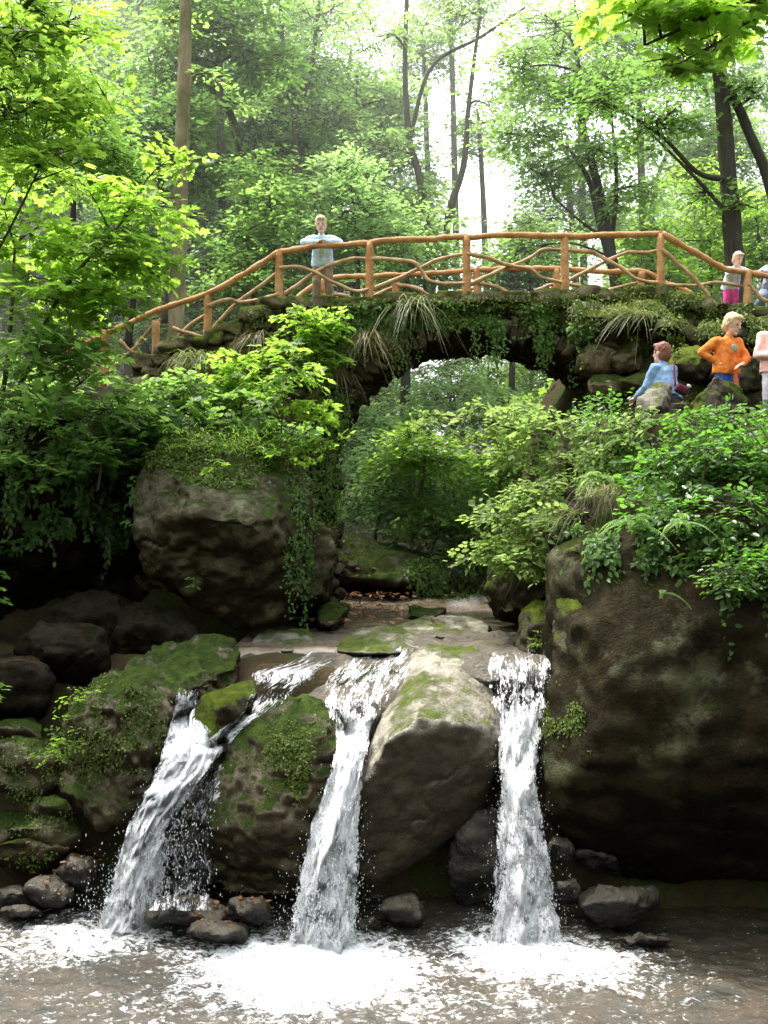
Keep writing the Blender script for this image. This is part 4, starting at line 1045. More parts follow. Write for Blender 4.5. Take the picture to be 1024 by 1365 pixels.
creeper('moss', 'moss cushions over the left half of the bridge parapet', 'moss', [(330, 410), (640, 396), (640, 432), (470, 450), (440, 500), (400, 500), (330, 460)], 5200, 'oval', .04, 'moss_leaf', Gc, 0, 35, .0, .04)
creeper('moss', 'moss cushions over the right half of the bridge parapet', 'moss', [(640, 396), (900, 388), (960, 420), (780, 440), (700, 436), (640, 430)], 4600, 'oval', .04, 'moss_leaf', Gc, 0, 36, .0, .04)
creeper('moss', 'moss film over the top of the rounded moss-patched boulder', 'moss', [(300, 1000), (350, 950), (440, 935), (456, 965), (430, 1000), (330, 1030)], 700, 'oval', .022, 'moss_leaf', Gc, 0, 37, .3, .01)
for o_ in [o for o in COL.objects if o.get('category') == 'moss']: o_['kind'] = 'stuff'
def fern(label, px, py, Y, n, L, seed, lean=(0, -.4, 0), mat='lf_mid', group='ferns on the right bank'):
    rg = np.random.default_rng(seed); base = A(P(px, py, Y)); mb = MB()
    for i in range(n):
        d = nrm(A([0, 0, .8]) + A(lean) + rg.normal(size=3) * A([.7, .3, .2]))
        l = L * rg.uniform(.7, 1.15); m = 22
        t_ = np.linspace(.08, 1, m); hz = nrm(d * A([1, 1, 0]) + 1e-4); sd = nrm(np.cross(hz, A([0, 0, 1.])))
        c = d[None] * (l * t_)[:, None] + hz * (l * .3 * t_ ** 2)[:, None] - A([0, 0, 1]) * (l * .95 * t_ ** 2.3)[:, None]
        w = l * .2 * np.sin(np.pi * (t_ ** .7) * .95 + .1)
        for s in (-1, 1):
            dd = s * sd[None] * 1.0 + nrm(np.gradient(c, axis=0)) * .45 + A([0, 0, -.2])
            leaves(mb, 'narrow', c, dd, A([0, -.3, .9]) + .1 * rg.normal(size=c.shape), np.maximum(w, .02))
        tube(mb, c, .005, .002, 3)
    return tag(link('fern', mb.mesh('fern'), M[mat], loc=base), label, 'fern', group)
fern('largest fern hanging over the brow of the cliff rock', 842, 700, 9.0, 8, .34, 1)
fern('fern drooping from the cliff brow right of the largest fern', 905, 700, 8.7, 7, .3, 2)
fern('single young fern frond low on the face of the cliff rock', 884, 792, 8.75, 2, .22, 3)
fern('fern among dry roots near the left end of the right bank', 800, 640, 10.4, 7, .36, 4, (-.5, -.3, 0), 'lf_yellow')
fern('fern on the ledge between the bank bushes and the denim-jacketed person', 835, 590, 11.2, 6, .34, 5, (-.4, -.3, 0), 'lf_yellow')

# ------------------------------------------------------------------ shrubs and saplings
def W(px, py, Y): return A(P(px, py, Y))
def blob(px, py, Y, rpx, n, fl=.55, dep=1.):
    r = rpx / F * Y
    return (P(px, py, Y), (r, r * dep, r * fl), n)
def stemp(*pts): return [P(*p) for p in pts]

plant('maple_shrub', 'bright lime-leaved maple in tiers in front of the left end of the railing', 'maple', [
    (stemp((-20, 660, 12.6), (40, 480, 12.6), (90, 380, 12.6), (160, 300, 12.8)), .05, .012), (stemp((-20, 660, 12.6), (10, 480, 12.4), (20, 330, 12.3)), .045, .015)],
    [blob(40, 310, 12.4, 70, 26), blob(130, 330, 12.6, 75, 34), blob(200, 270, 12.8, 55, 20), blob(250, 215, 13, 30, 7, .4), blob(110, 245, 12.7, 45, 12, .35), blob(60, 400, 12.3, 85, 36), blob(125, 390, 12.5, 65, 26), blob(30, 230, 12.2, 40, 8, .4), blob(190, 345, 12.7, 50, 18)],
    'maple', .135, M['lf_lime'], limb_r=.014, L=.55, per=17, seed=1)
plant('maple_shrub', 'shadier green maple spreading below the bright one at the left edge', 'maple', [
    (stemp((-30, 700, 12.4), (30, 580, 12.5), (120, 500, 12.8)), .045, .012), (stemp((-30, 700, 12.4), (60, 600, 12.2), (150, 560, 12.5)), .03, .01)],
    [blob(40, 470, 12.3, 85, 40), blob(90, 480, 12.6, 60, 24), blob(40, 550, 12.2, 85, 40), blob(140, 545, 12.6, 75, 30), blob(60, 615, 12.2, 70, 20, .4), blob(180, 560, 12.8, 45, 14)],
    'maple', .13, M['lf_mid'], limb_r=.014, L=.55, per=17, seed=2)
plant('tree', 'leafy tree leaning in from the upper left corner in front of the forest', 'tree', [
    (stemp((-160, 700, 11.8), (-120, 350, 14), (-60, 80, 11.8), (-30, -200, 11.8)), .16, .08), (stemp((-90, 180, 11.8), (-10, 60, 11.4), (60, -20, 11.2)), .06, .02)],
    [blob(10, 60, 11.2, 85, 44), blob(85, 30, 11.6, 70, 30), blob(30, 150, 11.2, 80, 40), blob(110, 130, 11.6, 60, 22), blob(20, -50, 11.4, 70, 18), blob(-60, 100, 11.4, 90, 30), blob(60, 210, 11.2, 50, 14)],
    'maple', .115, M['lf_lime'], 'bark_dark', limb_r=.025, L=.58, per=18, parts=('trunk', 'crown'), seed=3)
plant('sapling', 'slender maple sapling with bright leaves in front of the left foot of the arch', 'sapling', [
    (stemp((372, 660, 12.6), (376, 560, 12.6), (385, 470, 12.7), (380, 440, 12.7)), .012, .005), (stemp((374, 600, 12.6), (400, 560, 12.5), (425, 520, 12.5)), .008, .004)],
    [blob(400, 490, 12.6, 42, 12, .45), blob(415, 545, 12.5, 36, 10, .4), blob(375, 520, 12.6, 36, 8, .4), blob(425, 590, 12.5, 28, 6, .4), blob(385, 600, 12.5, 32, 6, .4), blob(375, 455, 12.7, 25, 5, .4)],
    'maple', .125, M['lf_lime'], limb_r=.007, L=.36, per=11, seed=4)
plant('bush', 'bright bush at the left corner of the bridge below the leaning boy', 'bush', [
    (stemp((405, 490, 14.6), (410, 440, 14.6), (420, 415, 14.6)), .02, .008)],
    [blob(405, 435, 14.5, 38, 34, .7), blob(435, 430, 14.6, 30, 20, .7), blob(385, 470, 14.4, 34, 22, .7), blob(425, 475, 14.5, 30, 16, .8)],
    'oval', .11, M['lf_lime'], limb_r=.008, L=.32, per=16, seed=5)
for i, (x, y, Y, r, n, mt, lab) in enumerate([
    (250, 520, 13.8, 55, 34, 'lf_mid', 'low maple bush on the bank below the third rail post from the left'),
    (320, 500, 14.0, 55, 36, 'lf_lime', 'lit maple bush on the bank between grass tuft and corner bush'),
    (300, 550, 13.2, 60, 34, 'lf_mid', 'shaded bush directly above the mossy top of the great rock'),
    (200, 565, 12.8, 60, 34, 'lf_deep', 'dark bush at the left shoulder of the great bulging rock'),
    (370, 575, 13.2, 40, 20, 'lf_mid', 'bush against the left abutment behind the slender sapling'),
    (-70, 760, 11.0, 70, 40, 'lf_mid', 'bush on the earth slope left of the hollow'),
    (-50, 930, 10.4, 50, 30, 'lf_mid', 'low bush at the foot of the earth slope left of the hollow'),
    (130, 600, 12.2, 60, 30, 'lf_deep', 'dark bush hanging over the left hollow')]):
    plant('bush', lab, 'bush', [(stemp((x, y + r * .9, Y), (x + 5, y + r * .3, Y), (x, y, Y)), .02, .008)],
          [blob(x, y, Y, r, n, .6), blob(x - r * .5, y + r * .3, Y - .1, r * .7, n // 2, .6)], 'maple', .115, M[mt], limb_r=.008, L=.4, per=14, group='bushes on the left bank', seed=20 + i)
plant('sapling', 'thin sapling with yellow-green leaves reaching left across the arch opening', 'sapling', [
    (stemp((790, 680, 11.8), (765, 620, 12.2), (720, 585, 12.8), (640, 560, 13.4), (570, 553, 13.8)), .03, .006), (stemp((775, 640, 12.0), (740, 560, 12.2), (725, 530, 12.3)), .02, .006)],
    [blob(585, 555, 13.7, 36, 9, .25), blob(655, 570, 13.4, 45, 16, .35), blob(700, 560, 12.8, 50, 22, .45), blob(745, 570, 12.3, 50, 24, .5), blob(690, 605, 12.8, 45, 18, .4), blob(755, 620, 12.0, 40, 16, .5), blob(640, 545, 13.4, 30, 6, .3)],
    'maple', .10, M['lf_yellow'], limb_r=.008, L=.4, per=13, seed=6)
plant('bush', 'yellow-green bush overhanging the stream on the right bank', 'bush', [
    (stemp((735, 790, 12.0), (720, 740, 12.2), (690, 700, 12.3)), .02, .008)],
    [blob(690, 690, 12.0, 55, 42, .5), blob(720, 650, 11.8, 50, 34, .5), blob(665, 735, 12.1, 45, 30, .5), blob(710, 740, 11.6, 45, 32, .5), blob(755, 690, 11.2, 42, 26, .6)],
    'oval', .095, M['lf_yellow'], limb_r=.008, L=.42, per=18, seed=7)
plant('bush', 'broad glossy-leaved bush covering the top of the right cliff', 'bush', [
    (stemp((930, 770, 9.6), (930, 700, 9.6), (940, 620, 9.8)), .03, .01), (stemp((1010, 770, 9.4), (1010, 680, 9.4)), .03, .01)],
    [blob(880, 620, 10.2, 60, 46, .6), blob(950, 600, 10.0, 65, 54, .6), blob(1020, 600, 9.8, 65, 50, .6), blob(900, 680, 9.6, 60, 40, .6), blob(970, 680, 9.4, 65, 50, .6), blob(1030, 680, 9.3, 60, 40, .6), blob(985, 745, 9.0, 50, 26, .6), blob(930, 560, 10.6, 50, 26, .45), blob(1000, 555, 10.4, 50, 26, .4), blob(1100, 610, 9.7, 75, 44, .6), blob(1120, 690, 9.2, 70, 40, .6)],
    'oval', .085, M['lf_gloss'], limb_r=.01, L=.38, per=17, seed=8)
plant('bush', 'sunlit low bush along the top of the bank in front of the denim-jacketed person', 'bush', [
    (stemp((840, 640, 11.2), (840, 590, 11.4), (835, 560, 11.6)), .02, .008)],
    [blob(810, 575, 11.8, 40, 18, .5), blob(850, 580, 11.3, 42, 22, .5), blob(800, 610, 11.4, 36, 14, .5), blob(845, 545, 11.7, 24, 6, .4)],
    'oval', .075, M['lf_yellow'], limb_r=.007, L=.3, per=14, seed=9)
plant('overhanging_tree', 'bright lime branch tip of a near tree hanging in from the upper right corner', 'tree', [
    (stemp((1500, 1100, 7), (1480, 500, 7), (1420, 100, 7), (1350, -300, 7)), .16, .09), (stemp((1440, 160, 7), (1200, -60, 6.8), (1000, 0, 6.6), (860, 60, 6.6)), .05, .008)],
    [blob(850, 10, 6.6, 50, 10, .55), blob(930, 20, 6.6, 60, 15, .55), blob(1000, 0, 6.6, 60, 14, .4), blob(905, 85, 6.6, 30, 5, .6), blob(1060, -40, 6.7, 90, 20, .6), blob(860, -60, 6.7, 90, 18, .5)],
    'maple', .125, M['lf_lime'], 'bark_dark', limb_r=.012, L=.36, per=11, parts=('trunk', 'crown'), seed=10)
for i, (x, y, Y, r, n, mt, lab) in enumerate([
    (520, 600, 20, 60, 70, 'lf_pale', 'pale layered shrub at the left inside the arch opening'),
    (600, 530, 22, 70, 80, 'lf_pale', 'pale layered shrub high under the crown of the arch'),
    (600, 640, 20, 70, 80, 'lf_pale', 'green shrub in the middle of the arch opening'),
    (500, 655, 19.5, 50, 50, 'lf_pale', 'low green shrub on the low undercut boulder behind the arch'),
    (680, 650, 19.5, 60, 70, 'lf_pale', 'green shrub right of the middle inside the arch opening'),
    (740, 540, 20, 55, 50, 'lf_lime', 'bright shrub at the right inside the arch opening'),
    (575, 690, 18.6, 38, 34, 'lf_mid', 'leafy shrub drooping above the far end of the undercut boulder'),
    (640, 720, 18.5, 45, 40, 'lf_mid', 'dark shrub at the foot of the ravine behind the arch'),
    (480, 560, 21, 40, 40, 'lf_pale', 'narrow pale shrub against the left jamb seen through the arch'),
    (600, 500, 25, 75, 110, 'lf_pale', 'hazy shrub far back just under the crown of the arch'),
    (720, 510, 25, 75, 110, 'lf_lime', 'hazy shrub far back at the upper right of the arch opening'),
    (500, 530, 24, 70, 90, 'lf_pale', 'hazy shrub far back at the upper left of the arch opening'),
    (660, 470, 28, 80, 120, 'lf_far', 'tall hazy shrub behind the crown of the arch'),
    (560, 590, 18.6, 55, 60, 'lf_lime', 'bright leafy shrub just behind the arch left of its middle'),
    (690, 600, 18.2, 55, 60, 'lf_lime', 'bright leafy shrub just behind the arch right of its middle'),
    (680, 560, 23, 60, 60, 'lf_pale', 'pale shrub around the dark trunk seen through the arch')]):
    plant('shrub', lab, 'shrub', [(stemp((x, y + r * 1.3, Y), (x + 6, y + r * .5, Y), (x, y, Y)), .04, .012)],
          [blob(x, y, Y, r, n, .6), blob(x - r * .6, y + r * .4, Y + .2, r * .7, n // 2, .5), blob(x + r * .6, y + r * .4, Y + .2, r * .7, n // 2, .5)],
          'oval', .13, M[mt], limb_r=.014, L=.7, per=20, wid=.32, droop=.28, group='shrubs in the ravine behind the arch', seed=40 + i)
plant('small_plant', 'small leafy plant growing from the left side of the large mossy boulder', 'plant', [
    (stemp((90, 1010, 9.75), (88, 970, 9.7), (95, 935, 9.8)), .008, .004)],
    [blob(85, 975, 9.7, 28, 16, .9), blob(110, 930, 9.8, 26, 10, .8), blob(70, 1000, 9.7, 22, 8, .8)], 'oval', .06, M['lf_lime'], limb_r=.004, L=.16, per=9, seed=11)
plant('small_plant', 'tiny plant on the mossy block at the right edge of the stream', 'plant', [
    (stemp((722, 868, 10.7), (722, 850, 10.7)), .005, .003)], [blob(722, 850, 10.7, 16, 8, .7)], 'oval', .05, M['lf_lime'], limb_r=.003, L=.12, per=8, seed=12)
plant('small_plant', 'little broad-leaved plant on the mossy brow of the great rock', 'plant', [
    (stemp((285, 640, 11.5), (286, 622, 11.5)), .005, .003)], [blob(286, 620, 11.5, 14, 4, .6)], 'maple', .09, M['lf_lime'], limb_r=.003, L=.14, per=6, seed=13)
plant('small_plant', 'little plant low on the shaded face of the great rock', 'plant', [
    (stemp((258, 790, 11.6), (260, 778, 11.5)), .005, .003)], [blob(260, 776, 11.5, 13, 4, .6)], 'oval', .06, M['lf_mid'], limb_r=.003, L=.12, per=6, seed=14)
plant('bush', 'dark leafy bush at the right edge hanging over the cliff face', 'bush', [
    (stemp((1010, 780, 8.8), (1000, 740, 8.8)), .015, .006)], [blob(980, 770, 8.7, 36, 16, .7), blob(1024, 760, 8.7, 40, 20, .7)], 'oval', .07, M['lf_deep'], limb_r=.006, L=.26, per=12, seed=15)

# ------------------------------------------------------------------ forest trees
def tree(label, stems, blobs, kind='oval', size=.13, mat='lf_far', bark='bark_dark', L=.95, per=26, seed=0, group=None, limb=.035, **kw):
    return plant('tree', label, 'tree', stems, blobs, kind, size, M[mat], bark, group, ('trunk', 'crown'), limb_r=limb, L=L, per=per, seed=seed, wid=.33, droop=.2, sides=9, **kw)
tree('slim straight tree with tan mossy bark standing behind the left end of the railing', [
    (stemp((232, 500, 17.2), (236, 400, 17.2), (241, 250, 17.2), (246, 80, 17.2), (248, -100, 17.2), (250, -420, 17.2), (245, -900, 17.2)), .16, .06)],
    [blob(240, -1040, 17.4, 150, 60, .5), blob(200, -960, 17.4, 120, 40, .5), blob(270, 100, 17.6, 25, 3, .4), blob(225, 30, 17.5, 40, 6, .4)], mat='lf_mid', bark='bark_tan', seed=1)
tree('big dark-trunked tree behind the right end of the railing by the child in pink trousers', [
    (stemp((985, 430, 18.5), (978, 330, 18.5), (970, 220, 18.5), (962, 120, 18.5), (950, 0, 18.5), (930, -200, 18.5)), .19, .10),
    (stemp((1060, 430, 19), (1030, 260, 18.8), (1000, 180, 18.6), (968, 110, 18.5), (940, 60, 18.2)), .12, .06),
    (stemp((972, 240, 18.5), (930, 230, 18.2), (880, 180, 18), (800, 130, 18)), .06, .02), (stemp((975, 290, 18.5), (930, 240, 18.6), (870, 180, 18.8)), .05, .02)],
    [blob(880, 160, 18, 50, 26, .5), blob(800, 130, 18, 60, 30, .5), blob(960, 60, 18.6, 60, 26, .5), blob(900, 90, 18.4, 55, 22, .5), blob(1010, 120, 18.2, 40, 14, .5), blob(930, -80, 18.5, 130, 60, .5), blob(930, 260, 18.8, 30, 8, .5), blob(985, 270, 18.2, 22, 6, .5)],
    mat='lf_deep', seed=2)
tree('multi-stemmed tree with dark stems right of the middle behind the bridge', [
    (stemp((828, 420, 22), (815, 340, 22), (800, 260, 22), (778, 170, 22), (770, 80, 22)), .15, .05), (stemp((822, 380, 22), (800, 300, 22), (785, 240, 22), (760, 200, 22)), .09, .04), (stemp((815, 330, 22), (822, 240, 22), (815, 150, 22)), .06, .03), (stemp((810, 320, 22), (780, 300, 21.8), (740, 265, 21.6)), .04, .02)],
    [blob(760, 120, 22, 70, 60, .5), blob(700, 180, 21.8, 60, 50, .5), blob(690, 90, 22, 60, 45, .5), blob(800, 200, 21.6, 55, 36, .5), blob(840, 110, 22, 55, 40, .5), blob(730, 230, 21.8, 45, 26, .5), blob(860, 250, 22, 40, 18, .5), blob(750, 40, 22, 80, 50, .5), blob(820, 270, 21.8, 40, 16, .5), blob(700, 330, 22, 36, 16, .5), blob(860, 310, 22, 36, 14, .5)],
    mat='lf_mid', seed=3)
tree('forked tree with slender stems in front of the bright gap in the canopy', [
    (stemp((575, 400, 25), (572, 330, 25), (560, 240, 25), (545, 180, 25), (540, 80, 25), (545, -60, 25)), .13, .05), (stemp((590, 400, 25), (598, 290, 25), (618, 220, 25), (625, 140, 25), (640, 20, 25)), .12, .04), (stemp((545, 190, 25), (575, 90, 25), (640, 50, 25), (700, 10, 25)), .06, .03)],
    [blob(560, 270, 25, 36, 20, .6), blob(650, 140, 25.2, 36, 12, .5), blob(620, 20, 25, 60, 22, .5), blob(510, 200, 25, 45, 30, .6), blob(530, 310, 25, 55, 40, .6), blob(500, 50, 25, 55, 24, .5), blob(640, -60, 25, 120, 50, .5)],
    mat='lf_far', bark='bark_mid', seed=4)
tree('tree with a V-shaped fork of two thin stems left of the canopy gap', [
    (stemp((398, 420, 27), (396, 200, 27), (394, 150, 27)), .14, .11), (stemp((394, 160, 27), (380, 90, 27), (370, -60, 27)), .08, .05), (stemp((394, 160, 27), (415, 90, 27), (430, -40, 27)), .08, .05)],
    [blob(400, 90, 27, 70, 50, .6), blob(450, 160, 26.8, 60, 44, .6), blob(350, 150, 27, 55, 40, .6), blob(430, 20, 27, 80, 50, .6), blob(470, 240, 26.6, 55, 40, .6), blob(360, 20, 27, 70, 40, .6)], mat='lf_far', bark='bark_mid', seed=5)
tree('dark tree leaning to the left in the shade behind the slim tan trunk', [
    (stemp((345, 420, 24), (318, 190, 24), (290, 130, 24), (250, 80, 24)), .12, .06)],
    [blob(290, 120, 24, 60, 46, .6), blob(330, 220, 23.8, 55, 46, .6), blob(240, 70, 24.2, 60, 40, .6), blob(180, 130, 24.4, 60, 40, .6)], mat='lf_mid', seed=6)
for i, (x, w_, Y, lab) in enumerate([(682, .10, 24, 'dark slim trunk seen through the arch right of its middle'), (540, .15, 22.5, 'thick dark trunk seen through the left of the arch'), (708, .07, 25, 'thinnest dark trunk seen through the right of the arch')]):
    tree(lab, [(stemp((x + 3, 700, Y), (x, 560, Y), (x + 2, 430, Y), (x - 2, 300, Y)), w_, w_ * .5)], [blob(x - 10, 370, Y, 50, 40, .6), blob(x + 30, 330, Y + .4, 50, 36, .6)], mat='lf_far', seed=90 + i, group='trees seen through the arch')
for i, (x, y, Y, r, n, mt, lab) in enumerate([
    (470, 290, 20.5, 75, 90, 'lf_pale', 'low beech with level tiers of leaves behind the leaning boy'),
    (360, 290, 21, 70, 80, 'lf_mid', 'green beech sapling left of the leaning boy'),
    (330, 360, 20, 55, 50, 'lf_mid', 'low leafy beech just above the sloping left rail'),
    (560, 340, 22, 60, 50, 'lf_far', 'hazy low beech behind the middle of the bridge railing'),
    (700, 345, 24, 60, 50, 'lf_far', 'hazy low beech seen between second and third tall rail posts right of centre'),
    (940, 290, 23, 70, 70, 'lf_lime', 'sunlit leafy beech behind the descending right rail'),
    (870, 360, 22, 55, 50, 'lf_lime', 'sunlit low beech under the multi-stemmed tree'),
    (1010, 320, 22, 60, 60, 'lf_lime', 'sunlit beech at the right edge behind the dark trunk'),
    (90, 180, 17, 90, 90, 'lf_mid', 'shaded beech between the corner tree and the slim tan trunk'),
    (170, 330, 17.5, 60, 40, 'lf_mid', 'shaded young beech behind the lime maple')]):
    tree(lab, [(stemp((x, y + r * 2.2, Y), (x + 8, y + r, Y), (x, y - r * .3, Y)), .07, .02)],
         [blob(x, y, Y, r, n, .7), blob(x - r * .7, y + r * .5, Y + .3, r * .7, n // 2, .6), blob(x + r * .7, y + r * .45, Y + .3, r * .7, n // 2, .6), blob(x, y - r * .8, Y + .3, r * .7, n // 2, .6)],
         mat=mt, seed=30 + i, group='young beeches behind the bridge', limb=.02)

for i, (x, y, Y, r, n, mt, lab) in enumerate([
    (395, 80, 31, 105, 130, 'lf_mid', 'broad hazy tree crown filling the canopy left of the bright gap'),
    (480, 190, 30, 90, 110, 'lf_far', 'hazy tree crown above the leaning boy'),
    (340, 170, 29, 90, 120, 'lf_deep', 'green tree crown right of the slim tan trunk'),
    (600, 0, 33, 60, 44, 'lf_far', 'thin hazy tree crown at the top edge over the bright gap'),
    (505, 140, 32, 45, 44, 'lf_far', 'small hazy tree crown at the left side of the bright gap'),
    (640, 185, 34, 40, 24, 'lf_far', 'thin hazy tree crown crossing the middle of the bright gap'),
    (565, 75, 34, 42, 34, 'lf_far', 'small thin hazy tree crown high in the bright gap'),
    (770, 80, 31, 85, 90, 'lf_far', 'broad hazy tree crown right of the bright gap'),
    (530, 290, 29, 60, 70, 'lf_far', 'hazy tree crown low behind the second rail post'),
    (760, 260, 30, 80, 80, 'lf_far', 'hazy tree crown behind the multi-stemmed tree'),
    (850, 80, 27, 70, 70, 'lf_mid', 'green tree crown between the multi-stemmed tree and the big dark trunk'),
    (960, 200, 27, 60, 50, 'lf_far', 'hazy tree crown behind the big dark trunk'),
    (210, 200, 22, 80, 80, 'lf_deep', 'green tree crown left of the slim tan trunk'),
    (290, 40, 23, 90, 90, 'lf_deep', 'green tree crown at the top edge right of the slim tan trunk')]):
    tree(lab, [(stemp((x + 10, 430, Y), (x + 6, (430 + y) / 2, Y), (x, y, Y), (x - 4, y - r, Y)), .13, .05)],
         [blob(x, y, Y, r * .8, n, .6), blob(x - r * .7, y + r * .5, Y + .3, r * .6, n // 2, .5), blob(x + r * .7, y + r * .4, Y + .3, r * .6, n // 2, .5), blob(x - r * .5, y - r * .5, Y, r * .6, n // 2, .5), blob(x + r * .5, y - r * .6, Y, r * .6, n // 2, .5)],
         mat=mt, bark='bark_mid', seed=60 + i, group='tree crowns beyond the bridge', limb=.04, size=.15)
# generic forest: three prototypes, copied
def proto(seed, h, mat, label):
    rg = np.random.default_rng(seed); pts = [Vector((0, 0, 0))]
    for k in range(1, 6): pts.append(Vector((rg.normal() * .25 * k * .4, rg.normal() * .25 * k * .4, h * k / 5)))
    bl = []
    for k in range(24):
        z = h * rg.uniform(.18, 1.0); rad = (2.6 * (1 - .5 * (z / h)) + .4) * rg.uniform(.3, 1)
        a = rg.uniform(0, 2 * math.pi); r = rg.uniform(.9, 1.5)
        bl.append(((rad * math.cos(a), rad * math.sin(a), z), (r, r, r * .5), 26))
    return plant('tree', label, 'tree', [(pts, .2, .06)], bl, 'far', .17, M[mat], 'bark_dark', 'forest trees beyond the bridge', ('trunk', 'crown'), limb_r=.04, L=1.1, per=26, wid=.33, droop=.2, seed=seed, rng=np.random.default_rng(seed))
lab_f = 'tall green forest tree among many alike in the wood beyond the bridge'
protos = [proto(71, 14, 'lf_far', lab_f), proto(72, 17, 'lf_mid', lab_f), proto(73, 12, 'lf_pale', lab_f)]
spots = []
rg = np.random.default_rng(9)
for Yb, xs_ in ((30, (-13, -10.5, -8, -5.5, -3)), (33, (-14, -11, -8.5, -5.5, -2.5, -0.8, 11, 14)), (36, (-17, -13.5, -10, -7, -4, -1.6, 12, 16)), (43, (-20, -15, -11, -7, -3, -1.2, 14, 19)), (52, (-24, -18, -12, -7, -3, 12, 18, 24)), (64, (-30, -22, -15, -8, -2, 9.5, 16, 24))):
    for x in xs_: spots.append((x + rg.normal() * .5, Yb + rg.normal() * 1.2))
for i, (x, y) in enumerate(spots):
    p = protos[i % 3]; sc = rg.uniform(.75, 1.05) * (1 if x < 2 or abs(x) > 9 else .62)
    loc = Vector((x, y, tz(x, y) - .2))
    if i < 3: p.location = loc; p.rotation_euler.z = rg.uniform(0, 6); p.scale = (sc,) * 3
    else: dup(p, loc, rg.uniform(0, 6), sc)
# unseen trees added around and behind the viewer to block sky light
for i, (x, y, sc) in enumerate([(-11, 3, 1.), (-6, -6, 1.1), (1, -8, 1.1), (7, -6, 1.1), (11, 2, 1.), (11.5, 8, .9), (-12, 10, .8)]):
    dup(protos[i % 3], Vector((x, y, tz(x, y) - .2)), i * 1.3, sc, 'tall green forest tree added round the glade out of the picture to block sky light', 'added light-blocking trees round the glade')

# undergrowth on the forest floor
def cover(name, label, n, xr_, yr_, mask, size, mat, seed):
    rg = np.random.default_rng(seed); x = rg.uniform(*xr_, n); y = rg.uniform(*yr_, n)
    k = mask(x, y); x = x[k]; y = y[k]; z = terr(x, y)
    q = np.stack([x, y, z], -1); dn = fbm(q * .9, 2, seed)
    q[:, 2] += rg.uniform(.03, .38, len(x)) * np.clip(.6 + dn, .15, 1.4); mb = MB()
    leaves(mb, 'oval', q, rg.normal(size=q.shape) * A([1, 1, .25]) + A([0, -.3, -.2]), A([0, -.2, 1.]) + .4 * rg.normal(size=q.shape), size * rg.uniform(.5, 1.2, len(x)))
    return tag(link(name, mb.mesh(name), M[mat]), label, 'undergrowth', kind='stuff')
cover('undergrowth', 'leafy undergrowth carpeting the left bank', 9000, (-9, -1.3), (13.4, 17), lambda x, y: terr(x, y) > 4.2, .10, 'lf_mid', 1)
cover('undergrowth', 'leafy undergrowth on the forest floor beyond the bridge', 26000, (-14, 14), (17, 34), lambda x, y: (terr(x, y) > 3.3), .15, 'lf_mid', 2)
cover('undergrowth', 'leafy undergrowth over the top of the right bank', 7000, (2.2, 9), (9.8, 15), lambda x, y: (terr(x, y) > 3.2) & ~((y > 11.4) & (y < 13.2) & (x > 2.8)), .08, 'lf_gloss', 3)
# ------------------------------------------------------------------ people
def capsule(mb, p, q, r0, r1, sides=12, flat=False):
    p = A(p, float); q = A(q, float); L = np.linalg.norm(q - p) + 1e-6; T = (q - p) / L
    if flat: prof = [(0, r0), (L, r1)]
    else:
        prof = [(-r0 * math.cos(a), r0 * math.sin(a)) for a in (.25, .7, 1.1, 1.57)] + [(L + r1 * math.cos(a), r1 * math.sin(a)) for a in (1.57, 1.1, .7, .25)]
    pts = A([p + T * s for s, _ in prof]); rr = A([r for _, r in prof])
    U = np.cross(T, A([.3, .9, .31])); U /= np.linalg.norm(U); W_ = np.cross(T, U)
    a = np.arange(sides) * 2 * math.pi / sides; n = len(prof)
    V = (pts[:, None] + rr[:, None, None] * (np.cos(a)[None, :, None] * U + np.sin(a)[None, :, None] * W_)).reshape(-1, 3)
    i = np.arange(n - 1)[:, None] * sides; j = np.arange(sides)[None]; k = (j + 1) % sides
    mb.add(V, np.stack([i + j, i + k, i + sides + k, i + sides + j], -1).reshape(-1, 4), np.arange(sides)[None, ::-1], (n - 1) * sides + np.arange(sides)[None])

SKIN = flat_mat('skin', (.66, .42, .32), .55, .08, 20, .05, .3)
def cloth(name, c, c2=None): return flat_mat(name, c, .85, .25, 14, .35, .1, c2)
HAIR = {k: flat_mat(k + '_hair', c, .6, .4, 60, .6, .3) for k, c in (('blond', (.66, .50, .27)), ('ginger', (.20, .08, .045)), ('dark', (.04, .028, .02)), ('fair', (.62, .45, .30)))}
EYE_M = flat_mat('eye', (.03, .02, .015), .2); MOUTH_M = flat_mat('lips', (.40, .13, .11), .5)
SHOE = cloth('shoe_leather', (.10, .08, .06))

